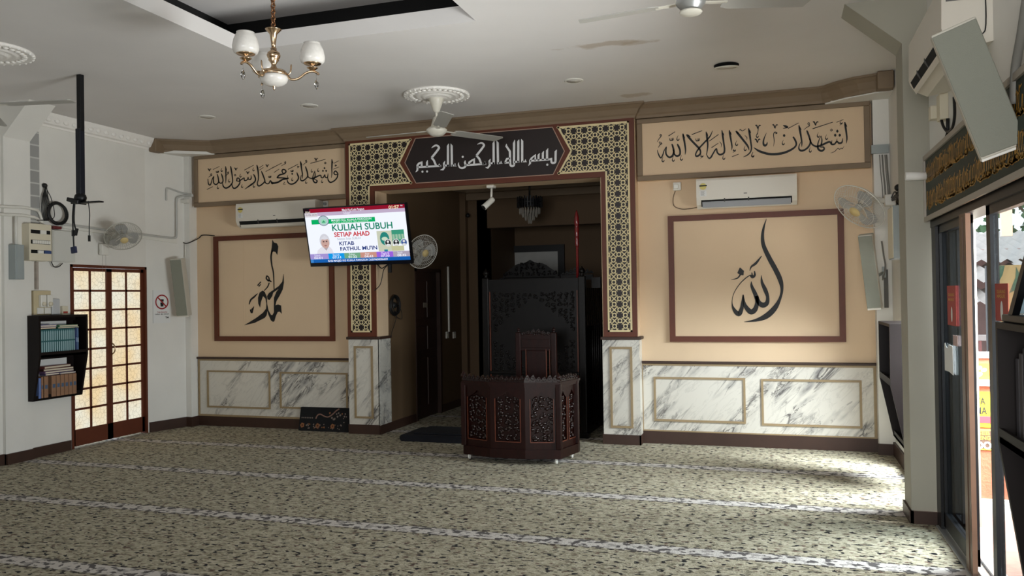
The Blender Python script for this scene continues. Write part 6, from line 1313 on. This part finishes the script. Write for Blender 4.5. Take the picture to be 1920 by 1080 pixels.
b.prism([(XD+.0185, yl(f), zl(g)) for f, g in ((0, .04), (.5, .06), (1, 0), (1, .5), (.98, .95), (.55, .98), (.35, .84), (.2, .9), (.12, 1), (0, .98))], (.0015, 0, 0)); single('torn_paper', b, M_paper, 'torn white paper stuck on the dark left glass leaf', 'paper')
a, c = wx(1787, 628, XD+.019), wx(1796, 650, XD+.019); b = MB(); b.box(XD+.018, XD+.0195, a.y, c.y, c.z, a.z); single('torn_paper', b, mat('faded_pink_paper', (186, 160, 156), .7), 'small faded pink paper scrap between the red notice and torn sheet', 'paper')
# ------------------------------------------------------------------ near bookshelf and display frame at the right edge
bookshelf('dark brown wall bookshelf at the right edge of the photo', -1, XD-.005, 2.35, 3.22, .10, 1.385, .225, .10, .97)
for k in range(14):
    y = 3.15-k*.045; hh = .27+.02*(k % 3); t = thing('book', 'dark volume standing in the shadowed shelf at the right edge', 'book', (.845, y, .993), 'dark volumes in the right edge shelf'); b = MB(); b.box(.765, .92, y-.018, y+.018, .993, .993+hh, bev=.003); part('cover', b, mat('dusky_cover_%d' % (k % 3), [(60, 58, 62), (78, 74, 74), (50, 48, 56)][k % 3], .6), t)
t = thing('display_frame', 'black slanted display frame with a pale blue sheet on the right shelf', 'display frame', (.84, 2.95, 1.386))
b = MB(); b.box(.735, .93, 2.6, 3.2, 1.386, 1.412, bev=.004); part('base', b, M_blackmetal, t)
yA, zA, yT, zT = 3.15, 1.41, 2.82, 1.72
for x in (.742, .90): b = MB(); b.prism([(x, yA, zA), (x, yA-.05, zA), (x, yT-.03, zT), (x, yT, zT)], (.022, 0, 0)); part('frame_side', b, M_blackmetal, t)
b = MB(); b.prism([(.742, yT, zT-.02), (.922, yT, zT-.02), (.922, yT-.01, zT+.005), (.742, yT-.01, zT+.005)], (0, -.02, 0)); part('frame_top', b, M_blackmetal, t)
b = MB(); b.prism([(.764, yA-.03, zA+.005), (.90, yA-.03, zA+.005), (.90, yT-.01, zT-.01), (.764, yT-.01, zT-.01)], (0, -.004, 0)); part('pale_sheet', b, mat('pale_blue_sheet', (176, 204, 216), .6), t)

# ================================================================== outside the door
M_dimwhite = mat('dimmed_white', (176, 172, 166), .8, var=.1)  # kerb and coping white, lowered in colour to offset the strong outside light
M_terr = mat('terracotta_render', (136, 76, 54), .8, var=.12, vscale=6, bump=.3, bscale=50)
b = MB(); b.box(.95, 14, -3.3, 30, -.16, -.02); struct('floor_outside', b, mat('pale_pink_paving', (122, 88, 76), .7, var=.06), 'pale pink paving outside the sliding door', 'ground')
b = MB(); b.box(XD+.2, 3.2, 6.30, 6.45, -.05, 1.03); pw_ = struct('wall_outside', b, M_terr, 'terracotta rendered parapet wall outside the sliding door', 'wall')
b = MB(); b.box(XD+.2, 3.2, 6.28, 6.47, 1.03, 1.06); struct('coping', b, M_dimwhite, parent=pw_); b = MB(); b.box(XD+.2, 3.2, 6.27, 6.30, -.02, .07); struct('white_kerb', b, M_dimwhite, parent=pw_)
YW = 6.298
def board(name, u0, v0, u1, v1, rgb, label, cat='sign'):
    a, c = wy(u0, v0, YW), wy(u1, v1, YW); t = thing(name, label, cat, ((a.x+c.x)/2, YW, c.z)); b = MB(); b.box(a.x, c.x, YW-.006, YW, c.z, a.z); part('board', b, mat('board_%d_%d_%d' % rgb, rgb, .6), t); return t, a, c
def wtext(s, u, v, hpx, upx, m_, t, name, bold=.02):
    a = wy(u, v, YW-.008); e = wy(u+upx, v, YW-.008); hh = wy(u, v-hpx, YW-.008).z-a.z; b = MB(); text_mesh(b, s, lambda x, y: (a.x+x, YW-.008, a.z+y), hh, 0, 0, e.x-a.x, bold); part(name, b, m_, t)
t, a, c = board('wall_sign', 1822, 734, 1885, 802, (196, 164, 14), 'yellow sign with black capitals on the terracotta wall outside the door')
wtext('TA', 1830, 758, 13, 18, M_ink, t, 'black_text'); wtext('MA', 1830, 776, 13, 21, M_ink, t, 'black_text')
b = MB(); p, q = wy(1828, 780, YW-.007), wy(1862, 794, YW-.007); b.box(p.x, q.x, YW-.008, YW-.006, q.z, p.z); part('red_strip', b, mat('sign_red_strip', (190, 40, 50), .6), t)
t, a, c = board('wall_sign', 1824, 804, 1885, 845, (208, 170, 60), 'brown and yellow sign under the yellow one outside the door')
b = MB(); p, q = wy(1827, 807, YW-.007), wy(1882, 842, YW-.007); b.box(p.x, q.x, YW-.008, YW-.006, q.z, p.z); part('brown_field', b, mat('sign_brown', (74, 56, 44), .6), t)
YW -= .003
wtext('SEB', 1834, 815, 7, 22, mat('sign_yellow_text', (222, 180, 50), .6), t, 'yellow_text'); wtext('PENG', 1831, 824, 7, 26, mat('sign_yellow_text', (222, 180, 50), .6), t, 'yellow_text'); wtext('DO', 1831, 841, 13, 28, M_paper, t, 'white_text', .04)
YW += .003
t, a, c = board('poster', 1815, 681, 1885, 712, (190, 124, 16), 'orange poster with white shapes at the top of the terracotta wall')
b = MB()
for (u, v, r_) in ((1829, 688, 4), (1836, 690, 5), (1822, 698, 4), (1836, 702, 6), (1845, 694, 5)):
    q = wy(u, v, YW-.0075); rr = r_*.0035; b.quad([(q.x+rr*math.cos(k*.785), YW-.0075, q.z+rr*.8*math.sin(k*.785+.3)) for k in range(8)])
part('white_shapes', b, M_paper, t)
b = MB(); p, q = wy(1815, 712, YW-.02), wy(1885, 724, YW-.02); b.box(p.x, q.x, YW-.03, YW, q.z, p.z); single('ledge_box', b, M_paper, 'white ledge box under the orange poster outside', 'ledge')
# houses, roofs, fence and trees across the lane
M_zinc = mat('weathered_zinc', (196, 190, 184), .5, metal=.2, var=.15, vscale=4)
def corrugated(b, x0, x1, y0, z0, y1, z1, n=26):
    pts = []
    for i in range(n*2+1):
        x = x0+(x1-x0)*i/(n*2); dzz = .03 if i % 2 else -.03; pts.append((x, dzz))
    for i in range(len(pts)-1): b.quad([(pts[i][0], y0, z0+pts[i][1]), (pts[i+1][0], y0, z0+pts[i+1][1]), (pts[i+1][0], y1, z1+pts[i+1][1]), (pts[i][0], y1, z1+pts[i][1])])
hs = thing('house', 'pale house with corrugated zinc roofs beyond the sliding door', 'house', (4.5, 17, -.1))
b = MB(); b.box(2.0, 8.5, 16.2, 20, -.1, 2.2); part('wall', b, mat('pale_pink_wall', (216, 190, 184), .8, var=.05), hs)
for (x0, x1, ya_, za_, yb2, zb2_, n) in ((1.6, 9, 15.0, 1.95, 18.0, 2.6, 40), (1.6, 4.2, 13.6, 1.62, 15.3, 1.9, 16), (3.6, 8.0, 13.9, 1.70, 15.3, 2.0, 24), (1.6, 6.0, 12.9, 1.30, 14.0, 1.52, 26)):
    b = MB(); corrugated(b, x0, x1, ya_, za_, yb2, zb2_, n); part('roof_sheet', b, M_zinc, hs)
for x in (1.8, 3.2, 4.6, 6.0):
    b = MB(); b.box(x, x+.08, 13.0, 13.08, -.1, 1.35); part('roof_post', b, mat('grey_timber', (120, 104, 92), .8), hs)
fe = thing('fence', 'low white and pink railing in front of the house outside', 'fence', (4, 11.6, -.1))
b = MB(); b.box(1.4, 8, 11.6, 11.66, .85, .92); b.box(1.4, 8, 11.6, 11.66, -.02, .06); part('rails', b, mat('fence_white', (226, 222, 220), .7), fe)
b = MB()
for k in range(60): b.box(1.42+k*.11, 1.45+k*.11, 11.61, 11.64, .06, .85)
part('pickets', b, mat('fence_pink', (196, 140, 138), .7), fe, None, 'stuff')
b = MB(); b.box(1.2, 9, 11.9, 12.0, -.1, .55); part('base_wall', b, mat('off_white_wall', (222, 214, 208), .8), fe)
M_leaf = mat('tree_leaf_green', (104, 140, 104), .7, var=.3, vscale=3)  # plain leaf green, tone varied by noise
def tree(label, x, y, z, r, seed):
    rd = random.Random(seed); t = thing('tree', label, 'tree', (x, y, -.1), 'trees beyond the house'); b = MB()
    b.tube([(x, y, -.1), (x+.1, y, z*.5), (x, y, z)], [.16, .12, .06], 8)
    for k in range(5): a_ = rd.uniform(0, 6.28); b.tube([(x, y, z*.6), (x+r*.6*math.cos(a_), y+r*.6*math.sin(a_), z+rd.uniform(-.2, .8)*r)], [.06, .02], 6)
    part('trunk', b, mat('grey_bark', (96, 84, 72), .9), t); b = MB()
    for k in range(900):
        v = Vector((rd.gauss(0, 1), rd.gauss(0, 1), rd.gauss(0, .8))); v = v.normalized()*r*rd.uniform(.35, 1); c = Vector((x, y, z+.2*r))+v; s_ = rd.uniform(.10, .2); R = Euler((rd.uniform(0, 6), rd.uniform(0, 6), 0)).to_matrix()
        b.quad([c+R @ Vector(p) for p in ((0, -s_, 0), (s_*.5, 0, .02), (0, s_, 0), (-s_*.5, 0, .02))])
    part('foliage', b, M_leaf, t)
tree('leafy tree seen through the right glass leaf', 6.9, 23.5, 3.6, 2.6, 1); tree('tree crown left of the leafy one, behind the zinc roofs', 10.5, 27, 4.2, 2.6, 2)
# hoarding with green leaf shapes and a hanging board, seen through the right leaf
t = thing('garden_banner', 'tan banner with dark green leaf shapes outside the right glass leaf', 'banner', (2.0, 8.0, -.1))
p, q = wy(1858, 498, 8.2), wy(1965, 640, 8.2); b = MB(); b.box(p.x, q.x, 8.2, 8.22, q.z-.3, p.z); part('cloth', b, mat('banner_tan', (128, 108, 72), .7), t)
b = MB()
for pts in ([(1864, 498), (1884, 498), (1880, 515), (1872, 530), (1862, 534)], [(1905, 500), (1911, 512), (1910, 530), (1902, 545), (1892, 550), (1898, 535), (1904, 520)], [(1925, 505), (1945, 520), (1940, 550), (1930, 540)]):
    b.prism([wy(u, v, 8.198) for u, v in pts], (0, .004, 0))
part('leaf_shapes', b, mat('banner_leaf_green', (40, 66, 50), .7), t)
for x in (p.x, q.x): b = MB(); b.box(x-.03, x+.03, 8.23, 8.29, -.1, p.z); part('post', b, M_blackmetal, t)
p, q = wy(1876, 366, 6.2), wy(1899, 442, 6.2); b = MB(); b.box(p.x, q.x, 6.2, 6.23, q.z, p.z); t = thing('hanging_board', 'brown weathered board hanging outside the right glass leaf', 'board', ((p.x+q.x)/2, 6.2, q.z)); part('board', b, mat('weathered_brown_board', (74, 56, 42), .8, var=.2), t)
b = MB(); b.tube([((p.x+q.x)/2, 6.215, p.z), ((p.x+q.x)/2, 6.215, 2.9)], .01, 6); part('hanger', b, M_cable, t)
# porch roof over the door that carries the hanging board
b = MB(); b.box(XD+.25, 2.0, 1.0, 6.8, 2.9, 2.98); struct('ceiling_porch', b, M_paper, 'porch roof slab outside the sliding door', 'roof')
